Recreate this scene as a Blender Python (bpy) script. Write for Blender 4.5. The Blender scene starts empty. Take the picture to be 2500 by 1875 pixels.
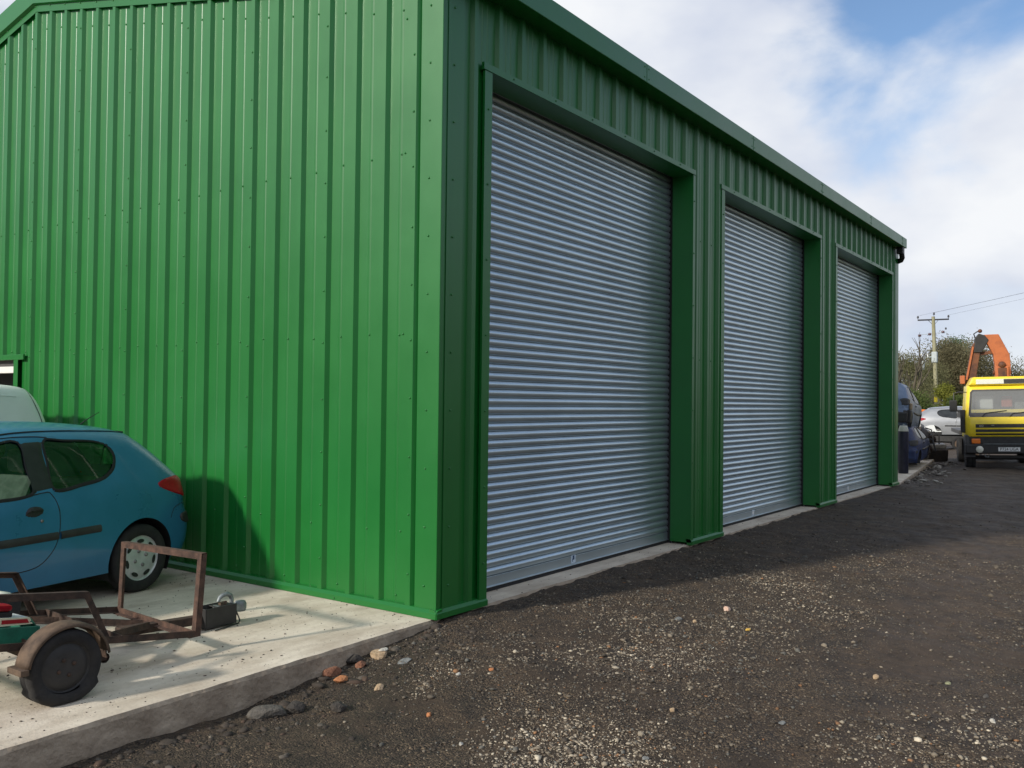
import bpy, bmesh, math, random
import numpy as np
from mathutils import Vector, Matrix, noise as mnoise
from mathutils.geometry import delaunay_2d_cdt

R = math.radians
random.seed(7)
scene = bpy.context.scene
col = scene.collection

# ------------------------------------------------------------------ camera
CAM = Vector((-5.3137, -4.5110, 1.6721))
YAW, PITCH, ROLL = R(35.647), R(1.1005), R(0.647)
fw = Vector((math.cos(YAW)*math.cos(PITCH), math.sin(YAW)*math.cos(PITCH), math.sin(PITCH)))
rt = Vector((math.sin(YAW), -math.cos(YAW), 0.0))
up = rt.cross(fw)
rt2 = math.cos(ROLL)*rt + math.sin(ROLL)*up
up2 = -math.sin(ROLL)*rt + math.cos(ROLL)*up
cam_data = bpy.data.cameras.new('camera')
cam_data.sensor_width = 36.0
cam_data.lens = 2197.52/2500*36.0
cam_data.clip_start = 0.05
cam_data.clip_end = 3000
cam = bpy.data.objects.new('camera', cam_data)
cam.matrix_world = Matrix(((rt2.x, up2.x, -fw.x, CAM.x), (rt2.y, up2.y, -fw.y, CAM.y), (rt2.z, up2.z, -fw.z, CAM.z), (0, 0, 0, 1)))
col.objects.link(cam)
scene.camera = cam

# ------------------------------------------------------------------ light
SUN = Vector((1.0, -0.31, -0.535)).normalized()          # direction the light travels
SUN_EL = math.asin(-SUN.z)
sx, sy = -SUN.x, -SUN.y                                   # towards the sun
world = bpy.data.worlds.new('World')
scene.world = world
world.use_nodes = True
wn, wl = world.node_tree.nodes, world.node_tree.links
for n in list(wn): wn.remove(n)
def N(nodes, t, **k):
    n = nodes.new(t)
    for a, b in k.items(): setattr(n, a, b)
    return n
w_out = N(wn, 'ShaderNodeOutputWorld')
sky = N(wn, 'ShaderNodeTexSky', sky_type='NISHITA', sun_disc=False)
sky.sun_elevation = SUN_EL
sky.sun_rotation = math.atan2(sx, sy)
sky.air_density = 1.0; sky.dust_density = 0.25; sky.ozone_density = 3.0
bg_sky = N(wn, 'ShaderNodeBackground'); bg_sky.inputs[1].default_value = 0.15
wl.new(sky.outputs[0], bg_sky.inputs[0])
tc = N(wn, 'ShaderNodeTexCoord')
sep = N(wn, 'ShaderNodeSeparateXYZ'); wl.new(tc.outputs['Generated'], sep.inputs[0])
def wmath(op, a, b=None, clamp=False):
    m = N(wn, 'ShaderNodeMath', operation=op); m.use_clamp = clamp
    for i, v in enumerate((a, b)):
        if v is None: continue
        if isinstance(v, (int, float)): m.inputs[i].default_value = v
        else: wl.new(v, m.inputs[i])
    return m.outputs[0]
CLOUD_OFF = (10.8, 7.25, -18.36)
mp = N(wn, 'ShaderNodeMapping'); mp.inputs['Location'].default_value = CLOUD_OFF; mp.inputs['Scale'].default_value = (1.0, 1.0, 1.7)
wl.new(tc.outputs['Generated'], mp.inputs[0])
n1 = N(wn, 'ShaderNodeTexNoise'); n1.inputs['Scale'].default_value = 2.3; n1.inputs['Detail'].default_value = 8; n1.inputs['Roughness'].default_value = 0.50; n1.inputs['Distortion'].default_value = 0.35
wl.new(mp.outputs[0], n1.inputs['Vector'])
cr = N(wn, 'ShaderNodeValToRGB')
cr.color_ramp.interpolation = 'EASE'
cr.color_ramp.elements[0].position = 0.40; cr.color_ramp.elements[0].color = (0, 0, 0, 1)
cr.color_ramp.elements[1].position = 0.555; cr.color_ramp.elements[1].color = (1, 1, 1, 1)
wl.new(n1.outputs[0], cr.inputs[0])
# haze towards the horizon keeps the cloud sheet closed there
hz = wmath('MULTIPLY', wmath('SUBTRACT', 1.0, wmath('MULTIPLY', sep.outputs[2], 2.9)), 1.7, True)
cov = wmath('MAXIMUM', cr.outputs[0], wmath('MULTIPLY', hz, 0.93), True)
n2 = N(wn, 'ShaderNodeTexNoise'); n2.inputs['Scale'].default_value = 3.6; n2.inputs['Detail'].default_value = 5; n2.inputs['Roughness'].default_value = 0.5
mp2 = N(wn, 'ShaderNodeMapping'); mp2.inputs['Location'].default_value = (7.3, 2.2, 1.0)
mp2.inputs['Scale'].default_value = (1.0, 1.0, 1.9)
wl.new(tc.outputs['Generated'], mp2.inputs[0]); wl.new(mp2.outputs[0], n2.inputs['Vector'])
cr2 = N(wn, 'ShaderNodeValToRGB')
cr2.color_ramp.elements[0].position = 0.34; cr2.color_ramp.elements[0].color = (0.60, 0.66, 0.80, 1)
cr2.color_ramp.elements[1].position = 0.62; cr2.color_ramp.elements[1].color = (0.92, 0.94, 0.97, 1)
wl.new(n2.outputs[0], cr2.inputs[0])
bg_cl = N(wn, 'ShaderNodeBackground'); bg_cl.inputs[1].default_value = 1.0
wl.new(cr2.outputs[0], bg_cl.inputs[0])
mx = N(wn, 'ShaderNodeMixShader')
wl.new(cov, mx.inputs[0]); wl.new(bg_sky.outputs[0], mx.inputs[1]); wl.new(bg_cl.outputs[0], mx.inputs[2])
wl.new(mx.outputs[0], w_out.inputs[0])

sun_d = bpy.data.lights.new('sun', 'SUN'); sun_d.energy = 3.9; sun_d.angle = R(3.5); sun_d.color = (1.0, 0.935, 0.83)
sun = bpy.data.objects.new('sun', sun_d)
sun.rotation_euler = SUN.to_track_quat('-Z', 'Y').to_euler()
sun.location = (-20, 8, 20)
col.objects.link(sun)

vs = scene.view_settings
vs.view_transform = 'Standard'; vs.look = 'None'; vs.gamma = 1.0; vs.use_curve_mapping = False; vs.exposure = 0.0

#SKYTEST_STOP
# ------------------------------------------------------------------ materials
def mat(name, base, rough=0.6, metal=0.0, var=0.0, vscale=6.0, base2=None, bump=0.0, bscale=40.0, spec=0.5, coat=0.0, rvar=0.0, lo=0.35, hi=0.65, detail=6.0, stretch=None, world_co=False):
    m = bpy.data.materials.new(name); m.use_nodes = True
    nt = m.node_tree; b = nt.nodes['Principled BSDF']
    b.inputs['Base Color'].default_value = (*base, 1)
    b.inputs['Roughness'].default_value = rough
    b.inputs['Metallic'].default_value = metal
    b.inputs['Specular IOR Level'].default_value = spec
    b.inputs['Coat Weight'].default_value = coat
    b.inputs['Coat Roughness'].default_value = 0.08
    tcn = nt.nodes.new('ShaderNodeTexCoord'); vec = tcn.outputs['Object']
    if world_co: vec = nt.nodes.new('ShaderNodeNewGeometry').outputs['Position']
    if stretch:
        mpn = nt.nodes.new('ShaderNodeMapping'); mpn.inputs['Scale'].default_value = stretch
        nt.links.new(vec, mpn.inputs[0]); vec = mpn.outputs[0]
    if var or base2 or rvar:
        nz = nt.nodes.new('ShaderNodeTexNoise'); nz.inputs['Scale'].default_value = vscale; nz.inputs['Detail'].default_value = detail; nz.inputs['Roughness'].default_value = 0.62
        nt.links.new(vec, nz.inputs['Vector'])
        if var or base2:
            ramp = nt.nodes.new('ShaderNodeValToRGB')
            ramp.color_ramp.elements[0].position = lo; ramp.color_ramp.elements[1].position = hi
            c2 = base2 if base2 else tuple(min(1, c*(1+var)) for c in base)
            c1 = base if base2 else tuple(c*(1-var) for c in base)
            ramp.color_ramp.elements[0].color = (*c1, 1); ramp.color_ramp.elements[1].color = (*c2, 1)
            nt.links.new(nz.outputs[0], ramp.inputs[0]); nt.links.new(ramp.outputs[0], b.inputs['Base Color'])
        if rvar:
            mr = nt.nodes.new('ShaderNodeMapRange'); mr.inputs['From Min'].default_value = 0.3; mr.inputs['From Max'].default_value = 0.7
            mr.inputs['To Min'].default_value = max(0.02, rough-rvar); mr.inputs['To Max'].default_value = min(1, rough+rvar)
            nt.links.new(nz.outputs[0], mr.inputs[0]); nt.links.new(mr.outputs[0], b.inputs['Roughness'])
    if bump:
        nb = nt.nodes.new('ShaderNodeTexNoise'); nb.inputs['Scale'].default_value = bscale; nb.inputs['Detail'].default_value = 5
        nt.links.new(vec, nb.inputs['Vector'])
        bp = nt.nodes.new('ShaderNodeBump'); bp.inputs['Strength'].default_value = bump; bp.inputs['Distance'].default_value = 0.02
        nt.links.new(nb.outputs[0], bp.inputs['Height']); nt.links.new(bp.outputs[0], b.inputs['Normal'])
    return m

M = {}
M['green'] = mat('green_coated_steel', (0.0048, 0.138, 0.0185), 0.385, var=0.06, vscale=1.3, bump=0.05, bscale=3.5, rvar=0.03, spec=0.66)
M['steel'] = mat('galvanised_slat_steel', (0.53, 0.62, 0.66), 0.33, metal=0.80, var=0.05, vscale=1.6, detail=2.0, world_co=True)
M['rail'] = mat('galvanised_guide_steel', (0.52, 0.54, 0.56), 0.38, metal=1.0, var=0.12, vscale=12)
M['black_rubber'] = mat('black_rubber', (0.012, 0.012, 0.013), 0.75, var=0.3, vscale=20)
M['black_plastic'] = mat('black_plastic', (0.018, 0.018, 0.019), 0.5, var=0.25, vscale=14)
M['dark_inside'] = mat('dark_interior', (0.02, 0.02, 0.022), 0.9)
M['white_panel'] = mat('white_panel', (0.75, 0.74, 0.70), 0.45, var=0.05)
M['sticker'] = mat('pale_blue_sticker', (0.55, 0.66, 0.75), 0.5, var=0.1, vscale=60)
M['sticker_ink'] = mat('dark_blue_ink', (0.02, 0.06, 0.14), 0.5)
M['rust'] = mat('rusty_iron', (0.042, 0.024, 0.017), 0.85, base2=(0.115, 0.062, 0.042), vscale=16, bump=0.25, bscale=70)
M['rust_dark'] = mat('dark_rusty_iron', (0.030, 0.020, 0.015), 0.85, base2=(0.085, 0.050, 0.034), vscale=14, bump=0.25, bscale=70)
M['rust_tan'] = mat('rusty_tan_guard', (0.060, 0.039, 0.026), 0.8, base2=(0.150, 0.098, 0.062), vscale=11, bump=0.15, bscale=60)
M['tyre'] = mat('tyre_rubber', (0.010, 0.010, 0.011), 0.85, base2=(0.026, 0.024, 0.022), vscale=9, bump=0.15, bscale=60)
M['galv'] = mat('weathered_galvanised', (0.16, 0.18, 0.18), 0.55, metal=0.5, base2=(0.30, 0.33, 0.33), vscale=18)
M['car_blue'] = mat('metallic_blue_paint', (0.034, 0.180, 0.345), 0.32, metal=0.25, var=0.08, vscale=3, coat=0.5, rvar=0.08)
M['van_white'] = mat('white_van_paint', (0.80, 0.82, 0.80), 0.35, var=0.04, vscale=3, coat=0.3)
M['silver'] = mat('silver_car_paint', (0.34, 0.35, 0.365), 0.40, metal=0.40, var=0.06, coat=0.4)
M['wreck_blue'] = mat('faded_grey_blue_paint', (0.11, 0.16, 0.25), 0.42, base2=(0.17, 0.23, 0.33), vscale=4)
M['wreck_navy'] = mat('dark_blue_wreck_paint', (0.012, 0.022, 0.075), 0.5, base2=(0.025, 0.045, 0.13), vscale=4)
M['hub'] = mat('silver_wheel_trim', (0.48, 0.49, 0.48), 0.42, metal=0.3, base2=(0.62, 0.63, 0.62), vscale=9)
M['red_lens'] = mat('red_lamp_lens', (0.36, 0.006, 0.018), 0.30, var=0.15, vscale=30, spec=0.3)
M['orange_lens'] = mat('orange_lamp_lens', (0.85, 0.20, 0.02), 0.2, var=0.1, vscale=30, coat=0.6)
M['clear_lens'] = mat('clear_lamp_lens', (0.75, 0.74, 0.62), 0.15, var=0.12, vscale=40, coat=0.6)
M['board_white'] = mat('white_board', (0.62, 0.66, 0.66), 0.5, var=0.06, vscale=20)
M['board_red'] = mat('red_reflector', (0.42, 0.025, 0.03), 0.35, var=0.1, vscale=40)
M['board_cream'] = mat('cream_reflector_edge', (0.78, 0.72, 0.50), 0.4, var=0.05)
M['crate_green'] = mat('green_plastic_crate', (0.015, 0.14, 0.085), 0.5, var=0.25, vscale=14)
M['yellow'] = mat('yellow_truck_paint', (0.88, 0.66, 0.03), 0.38, var=0.06, vscale=4, coat=0.3)
M['crane_orange'] = mat('orange_crane_paint', (0.50, 0.145, 0.045), 0.55, base2=(0.33, 0.095, 0.035), vscale=5, lo=0.45, hi=0.75)
M['crane_rust'] = mat('rusty_crane_arm', (0.20, 0.075, 0.03), 0.7, base2=(0.07, 0.03, 0.02), vscale=6)
M['truck_black'] = mat('dark_truck_plastic', (0.028, 0.027, 0.026), 0.6, var=0.25, vscale=9)
M['truck_grey'] = mat('grey_truck_plastic', (0.075, 0.072, 0.07), 0.6, var=0.2, vscale=9)
M['plate_white'] = mat('white_number_plate', (0.78, 0.78, 0.75), 0.4, var=0.04)
M['ink'] = mat('black_lettering', (0.01, 0.01, 0.01), 0.5)
M['ink_grey'] = mat('pale_grey_lettering', (0.45, 0.43, 0.38), 0.5)
M['cab_cloth'] = mat('cab_trim_cloth', (0.13, 0.13, 0.13), 0.9, base2=(0.26, 0.26, 0.25), vscale=8)
M['red_cloth'] = mat('faded_red_cloth', (0.50, 0.11, 0.07), 0.9, var=0.1)
M['pole_wood'] = mat('weathered_pole_wood', (0.24, 0.22, 0.12), 0.85, base2=(0.36, 0.34, 0.22), vscale=3, stretch=(4, 4, 0.6))
M['dark_metal'] = mat('dark_pole_iron', (0.05, 0.05, 0.055), 0.6, var=0.2)
M['insulator'] = mat('brown_insulator', (0.09, 0.035, 0.045), 0.25, var=0.2)
M['grey_paint'] = mat('pale_grey_transformer', (0.42, 0.46, 0.46), 0.5, var=0.08)
M['cyl_navy'] = mat('navy_cylinder_paint', (0.016, 0.017, 0.035), 0.5, var=0.25, vscale=9)
M['cyl_cream'] = mat('cream_cylinder_paint', (0.50, 0.50, 0.42), 0.55, var=0.12, vscale=14)
M['engine'] = mat('oily_cast_iron', (0.022, 0.019, 0.017), 0.6, base2=(0.060, 0.044, 0.034), vscale=7, bump=0.3)
M['alloy'] = mat('dirty_alloy', (0.16, 0.155, 0.15), 0.5, metal=0.5, base2=(0.30, 0.29, 0.27), vscale=12)
M['bark'] = mat('grey_brown_bark', (0.055, 0.045, 0.032), 0.9, base2=(0.10, 0.085, 0.06), vscale=6)
M['twig'] = mat('pale_brown_twig', (0.10, 0.085, 0.058), 0.9, var=0.25, vscale=2)
def leafmat(n, a, b, vs_=0.8):
    m = mat(n, a, 0.75, base2=b, vscale=vs_, spec=0.15, detail=3)
    nt = m.node_tree; p_ = nt.nodes['Principled BSDF']; o = nt.nodes['Material Output']
    tr_ = nt.nodes.new('ShaderNodeBsdfTranslucent'); mx_ = nt.nodes.new('ShaderNodeMixShader'); mx_.inputs[0].default_value = 0.45
    nt.links.new(p_.inputs['Base Color'].links[0].from_socket, tr_.inputs[0])
    nt.links.new(p_.outputs[0], mx_.inputs[1]); nt.links.new(tr_.outputs[0], mx_.inputs[2]); nt.links.new(mx_.outputs[0], o.inputs[0])
    return m
M['leaf_olive'] = leafmat('olive_brown_leaves', (0.13, 0.118, 0.065), (0.27, 0.24, 0.14))
M['leaf_dark'] = leafmat('dark_green_leaves', (0.07, 0.12, 0.045), (0.13, 0.20, 0.075))
M['leaf_pale'] = leafmat('pale_spring_leaves', (0.15, 0.15, 0.07), (0.26, 0.25, 0.13))
M['leaf_yellow'] = leafmat('yellow_green_leaves', (0.16, 0.18, 0.03), (0.27, 0.27, 0.055))
M['leaf_hedge'] = leafmat('hedge_leaves', (0.075, 0.11, 0.032), (0.15, 0.19, 0.06))

def glass_mat(name, tint, gl=1.0):
    m = bpy.data.materials.new(name); m.use_nodes = True
    nt = m.node_tree
    for n in list(nt.nodes): nt.nodes.remove(n)
    o = nt.nodes.new('ShaderNodeOutputMaterial'); mxs = nt.nodes.new('ShaderNodeMixShader')
    t = nt.nodes.new('ShaderNodeBsdfTransparent'); t.inputs[0].default_value = (*tint, 1)
    g = nt.nodes.new('ShaderNodeBsdfGlossy'); g.inputs['Roughness'].default_value = 0.04; g.inputs[0].default_value = (gl, gl, gl, 1)
    f = nt.nodes.new('ShaderNodeFresnel'); f.inputs[0].default_value = 1.5
    nz = nt.nodes.new('ShaderNodeTexNoise'); nz.inputs['Scale'].default_value = 3.0
    ad = nt.nodes.new('ShaderNodeMath'); ad.operation = 'MULTIPLY_ADD'; ad.inputs[1].default_value = 0.06
    nt.links.new(nz.outputs[0], ad.inputs[0]); nt.links.new(f.outputs[0], ad.inputs[2])
    nt.links.new(ad.outputs[0], mxs.inputs[0]); nt.links.new(t.outputs[0], mxs.inputs[1]); nt.links.new(g.outputs[0], mxs.inputs[2])
    nt.links.new(mxs.outputs[0], o.inputs[0])
    return m
M['glass'] = glass_mat('car_window_glass', (0.50, 0.62, 0.56))
M['glass_tint'] = glass_mat('dark_window_glass', (0.22, 0.27, 0.25))
M['glass_truck'] = glass_mat('truck_windscreen_glass', (0.72, 0.76, 0.76), 1.0)
def sky_sheen(m, f, c_):
    nt = m.node_tree; o = [n for n in nt.nodes if n.type == 'OUTPUT_MATERIAL'][0]; src_ = o.inputs[0].links[0].from_socket
    d = nt.nodes.new('ShaderNodeBsdfDiffuse'); d.inputs[0].default_value = (*c_, 1); x = nt.nodes.new('ShaderNodeMixShader'); x.inputs[0].default_value = f
    nt.links.new(src_, x.inputs[1]); nt.links.new(d.outputs[0], x.inputs[2]); nt.links.new(x.outputs[0], o.inputs[0])
sky_sheen(M['glass_truck'], 0.30, (0.50, 0.51, 0.50))  # even grey diffuse paints the sky's reflection into the windscreen

M['dusty_glass'] = mat('dusty_dark_glass', (0.010, 0.012, 0.014), 0.30, base2=(0.03, 0.034, 0.036), vscale=5)
# concrete
def concrete_mat():
    m = mat('pale_concrete', (0.5, 0.47, 0.42), 0.85)
    nt = m.node_tree; L = nt.links; b = nt.nodes['Principled BSDF']
    tcn = nt.nodes.new('ShaderNodeTexCoord')
    def nz(scale, det, rough=0.6, st=None):
        n = nt.nodes.new('ShaderNodeTexNoise'); n.inputs['Scale'].default_value = scale; n.inputs['Detail'].default_value = det; n.inputs['Roughness'].default_value = rough
        if st:
            mpn = nt.nodes.new('ShaderNodeMapping'); mpn.inputs['Scale'].default_value = st
            L.new(tcn.outputs['Object'], mpn.inputs[0]); L.new(mpn.outputs[0], n.inputs['Vector'])
        else: L.new(tcn.outputs['Object'], n.inputs['Vector'])
        return n.outputs[0]
    def ramp(v, p0, c0, p1, c1):
        r = nt.nodes.new('ShaderNodeValToRGB'); r.color_ramp.elements[0].position = p0; r.color_ramp.elements[0].color = (*c0, 1)
        r.color_ramp.elements[1].position = p1; r.color_ramp.elements[1].color = (*c1, 1); L.new(v, r.inputs[0]); return r.outputs[0]
    def mixc(f, a, c):
        x = nt.nodes.new('ShaderNodeMix'); x.data_type = 'RGBA'; L.new(f, x.inputs[0]); L.new(a, x.inputs[6])
        if isinstance(c, tuple): x.inputs[7].default_value = (*c, 1)
        else: L.new(c, x.inputs[7])
        return x.outputs[2]
    base = ramp(nz(1.7, 8), 0.32, (0.55, 0.475, 0.38), 0.68, (0.74, 0.66, 0.54))
    dirt = ramp(nz(1.1, 9, 0.68, (1.0, 2.4, 1)), 0.43, (0, 0, 0), 0.66, (0.66, 0.66, 0.66))
    c = mixc(dirt, base, (0.30, 0.23, 0.16))
    sp = ramp(nz(24, 5, 0.75), 0.57, (0, 0, 0), 0.70, (0.85, 0.85, 0.85))
    gate = ramp(nz(2.3, 4), 0.42, (0.15, 0.15, 0.15), 0.62, (1, 1, 1))
    ml = nt.nodes.new('ShaderNodeMath'); ml.operation = 'MULTIPLY'; L.new(sp, ml.inputs[0]); L.new(gate, ml.inputs[1])
    c = mixc(ml.outputs[0], c, (0.17, 0.14, 0.11))
    L.new(c, b.inputs['Base Color'])
    bp = nt.nodes.new('ShaderNodeBump'); bp.inputs['Strength'].default_value = 0.35; bp.inputs['Distance'].default_value = 0.012
    L.new(nz(45, 6), bp.inputs['Height']); L.new(bp.outputs[0], b.inputs['Normal'])
    return m
M['concrete'] = concrete_mat()
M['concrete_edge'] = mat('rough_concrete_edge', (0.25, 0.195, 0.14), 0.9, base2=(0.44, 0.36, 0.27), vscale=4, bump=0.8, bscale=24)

def ground_mat():
    m = mat('dark_stony_ground', (0.05, 0.045, 0.04), 0.85)
    nt = m.node_tree; L = nt.links; b = nt.nodes['Principled BSDF']
    tcn = nt.nodes.new('ShaderNodeTexCoord')
    def nz(scale, det, rough=0.6):
        n = nt.nodes.new('ShaderNodeTexNoise'); n.inputs['Scale'].default_value = scale; n.inputs['Detail'].default_value = det; n.inputs['Roughness'].default_value = rough
        L.new(tcn.outputs['Object'], n.inputs['Vector']); return n.outputs[0]
    def ramp(v, p0, c0, p1, c1):
        r = nt.nodes.new('ShaderNodeValToRGB'); r.color_ramp.elements[0].position = p0; r.color_ramp.elements[0].color = (*c0, 1)
        r.color_ramp.elements[1].position = p1; r.color_ramp.elements[1].color = (*c1, 1); L.new(v, r.inputs[0]); return r.outputs[0]
    def mixc(f, a, c):
        x = nt.nodes.new('ShaderNodeMix'); x.data_type = 'RGBA'; L.new(f, x.inputs[0]); L.new(a, x.inputs[6])
        if isinstance(c, tuple): x.inputs[7].default_value = (*c, 1)
        else: L.new(c, x.inputs[7])
        return x.outputs[2]
    mud = ramp(nz(1.1, 8), 0.32, (0.026, 0.020, 0.0145), 0.70, (0.058, 0.046, 0.0345))
    at = nt.nodes.new('ShaderNodeAttribute'); at.attribute_name = 'track'
    tr = nt.nodes.new('ShaderNodeMath'); tr.operation = 'MULTIPLY'; L.new(at.outputs['Fac'], tr.inputs[0])
    L.new(ramp(nz(1.6, 6), 0.3, (0.35, 0.35, 0.35), 0.7, (1, 1, 1)), tr.inputs[1])
    mud = mixc(tr.outputs[0], mud, (0.078, 0.065, 0.056))
    # packed chippings: small cells, each with a tone of its own
    wv = nt.nodes.new('ShaderNodeTexNoise'); wv.inputs['Scale'].default_value = 30; L.new(tcn.outputs['Object'], wv.inputs['Vector'])
    wm = nt.nodes.new('ShaderNodeVectorMath'); wm.operation = 'MULTIPLY_ADD'; L.new(wv.outputs['Color'], wm.inputs[0]); wm.inputs[1].default_value = (0.02, 0.02, 0.02); L.new(tcn.outputs['Object'], wm.inputs[2])
    def cells(sc):
        v = nt.nodes.new('ShaderNodeTexVoronoi'); v.inputs['Scale'].default_value = sc; v.inputs['Randomness'].default_value = 1.0
        L.new(wm.outputs[0], v.inputs['Vector']); return v
    vA, vB = cells(78), cells(135)
    def tone(v):
        sp_ = nt.nodes.new('ShaderNodeSeparateColor'); L.new(v.outputs['Color'], sp_.inputs[0])
        r = nt.nodes.new('ShaderNodeValToRGB'); r.color_ramp.interpolation = 'LINEAR'; e = r.color_ramp.elements
        e[0].position = 0.0; e[0].color = (0.020, 0.016, 0.0125, 1); e[1].position = 1.0; e[1].color = (0.27, 0.24, 0.19, 1)
        for p, c_ in ((0.45, (0.040, 0.032, 0.024)), (0.72, (0.078, 0.065, 0.050)), (0.93, (0.145, 0.125, 0.098))):
            q = e.new(p); q.color = (*c_, 1)
        L.new(sp_.outputs[0], r.inputs[0]); return r.outputs[0]
    ch = mixc(ramp(nz(7, 3), 0.45, (0, 0, 0), 0.55, (1, 1, 1)), tone(vA), tone(vB))
    pm = ramp(nz(1.5, 7, 0.65), 0.40, (0.12, 0.12, 0.12), 0.58, (0.95, 0.95, 0.95))
    inv = nt.nodes.new('ShaderNodeMath'); inv.operation = 'MULTIPLY_ADD'; L.new(at.outputs['Fac'], inv.inputs[0]); inv.inputs[1].default_value = -0.5; inv.inputs[2].default_value = 1.0
    pf = nt.nodes.new('ShaderNodeMath'); pf.operation = 'MULTIPLY'; L.new(pm, pf.inputs[0]); L.new(inv.outputs[0], pf.inputs[1])
    c = mixc(pf.outputs[0], mud, ch)
    mot = nt.nodes.new('ShaderNodeMix'); mot.data_type = 'RGBA'; mot.blend_type = 'MULTIPLY'; mot.inputs[0].default_value = 1.0
    L.new(c, mot.inputs[6]); L.new(ramp(nz(4.5, 9, 0.68), 0.34, (0.54, 0.445, 0.345), 0.66, (1.38, 1.14, 0.88)), mot.inputs[7]); c = mot.outputs[2]
    # grass far away
    ag = nt.nodes.new('ShaderNodeAttribute'); ag.attribute_name = 'grass'
    c = mixc(ag.outputs['Fac'], c, (0.07, 0.09, 0.03))
    L.new(c, b.inputs['Base Color'])
    L.new(ramp(nz(2.2, 4), 0.3, (0.62, 0.62, 0.62), 0.7, (0.92, 0.92, 0.92)), b.inputs['Roughness'])
    hm = nt.nodes.new('ShaderNodeMath'); hm.operation = 'MULTIPLY'; L.new(vA.outputs['Distance'], hm.inputs[0]); L.new(pf.outputs[0], hm.inputs[1])
    h2 = nt.nodes.new('ShaderNodeMath'); h2.operation = 'MULTIPLY_ADD'; L.new(hm.outputs[0], h2.inputs[0]); h2.inputs[1].default_value = -1.2; L.new(nz(26, 8, 0.7), h2.inputs[2])
    bp = nt.nodes.new('ShaderNodeBump'); bp.inputs['Strength'].default_value = 0.9; bp.inputs['Distance'].default_value = 0.018
    L.new(h2.outputs[0], bp.inputs['Height']); L.new(bp.outputs[0], b.inputs['Normal'])
    return m
M['ground'] = ground_mat()

def attr_mat(name, rough):
    m = bpy.data.materials.new(name); m.use_nodes = True
    nt = m.node_tree; b = nt.nodes['Principled BSDF']; b.inputs['Roughness'].default_value = rough
    a = nt.nodes.new('ShaderNodeAttribute'); a.attribute_name = 'col'
    nz = nt.nodes.new('ShaderNodeTexNoise'); nz.inputs['Scale'].default_value = 90
    tcn = nt.nodes.new('ShaderNodeTexCoord'); nt.links.new(tcn.outputs['Object'], nz.inputs['Vector'])
    x = nt.nodes.new('ShaderNodeMix'); x.data_type = 'RGBA'; x.blend_type = 'MULTIPLY'; x.inputs[0].default_value = 0.5
    nt.links.new(a.outputs['Color'], x.inputs[6]); nt.links.new(nz.outputs[0], x.inputs[7])
    nt.links.new(x.outputs[2], b.inputs['Base Color'])
    return m
M['gravel'] = attr_mat('mixed_gravel', 0.8)
def rockmat(n, a, b_): return mat(n, a, 0.85, base2=b_, vscale=22, bump=0.5, bscale=60)
M['rock_grey'] = rockmat('grey_stone', (0.070, 0.062, 0.052), (0.125, 0.112, 0.095))
M['rock_dark'] = rockmat('dark_earth_clod', (0.03, 0.026, 0.022), (0.065, 0.055, 0.046))
M['rock_red'] = rockmat('red_brick_rubble', (0.16, 0.065, 0.035), (0.28, 0.13, 0.075))
M['rock_orange'] = rockmat('orange_brick', (0.38, 0.14, 0.05), (0.48, 0.21, 0.09))
M['rock_pale'] = rockmat('pale_stone', (0.40, 0.38, 0.33), (0.56, 0.53, 0.46))
M['rock_slate'] = rockmat('slate_stone', (0.13, 0.135, 0.13), (0.24, 0.245, 0.235))
M['rock_pink'] = rockmat('pinkish_cream_stone', (0.52, 0.33, 0.24), (0.66, 0.50, 0.40))
M['rock_tan'] = rockmat('tan_stone', (0.34, 0.24, 0.14), (0.46, 0.34, 0.22))
M['rock_yellow'] = rockmat('yellow_stone', (0.55, 0.33, 0.05), (0.65, 0.42, 0.10))
M['rock_green'] = rockmat('greenish_stone', (0.22, 0.23, 0.13), (0.34, 0.34, 0.20))

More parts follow.
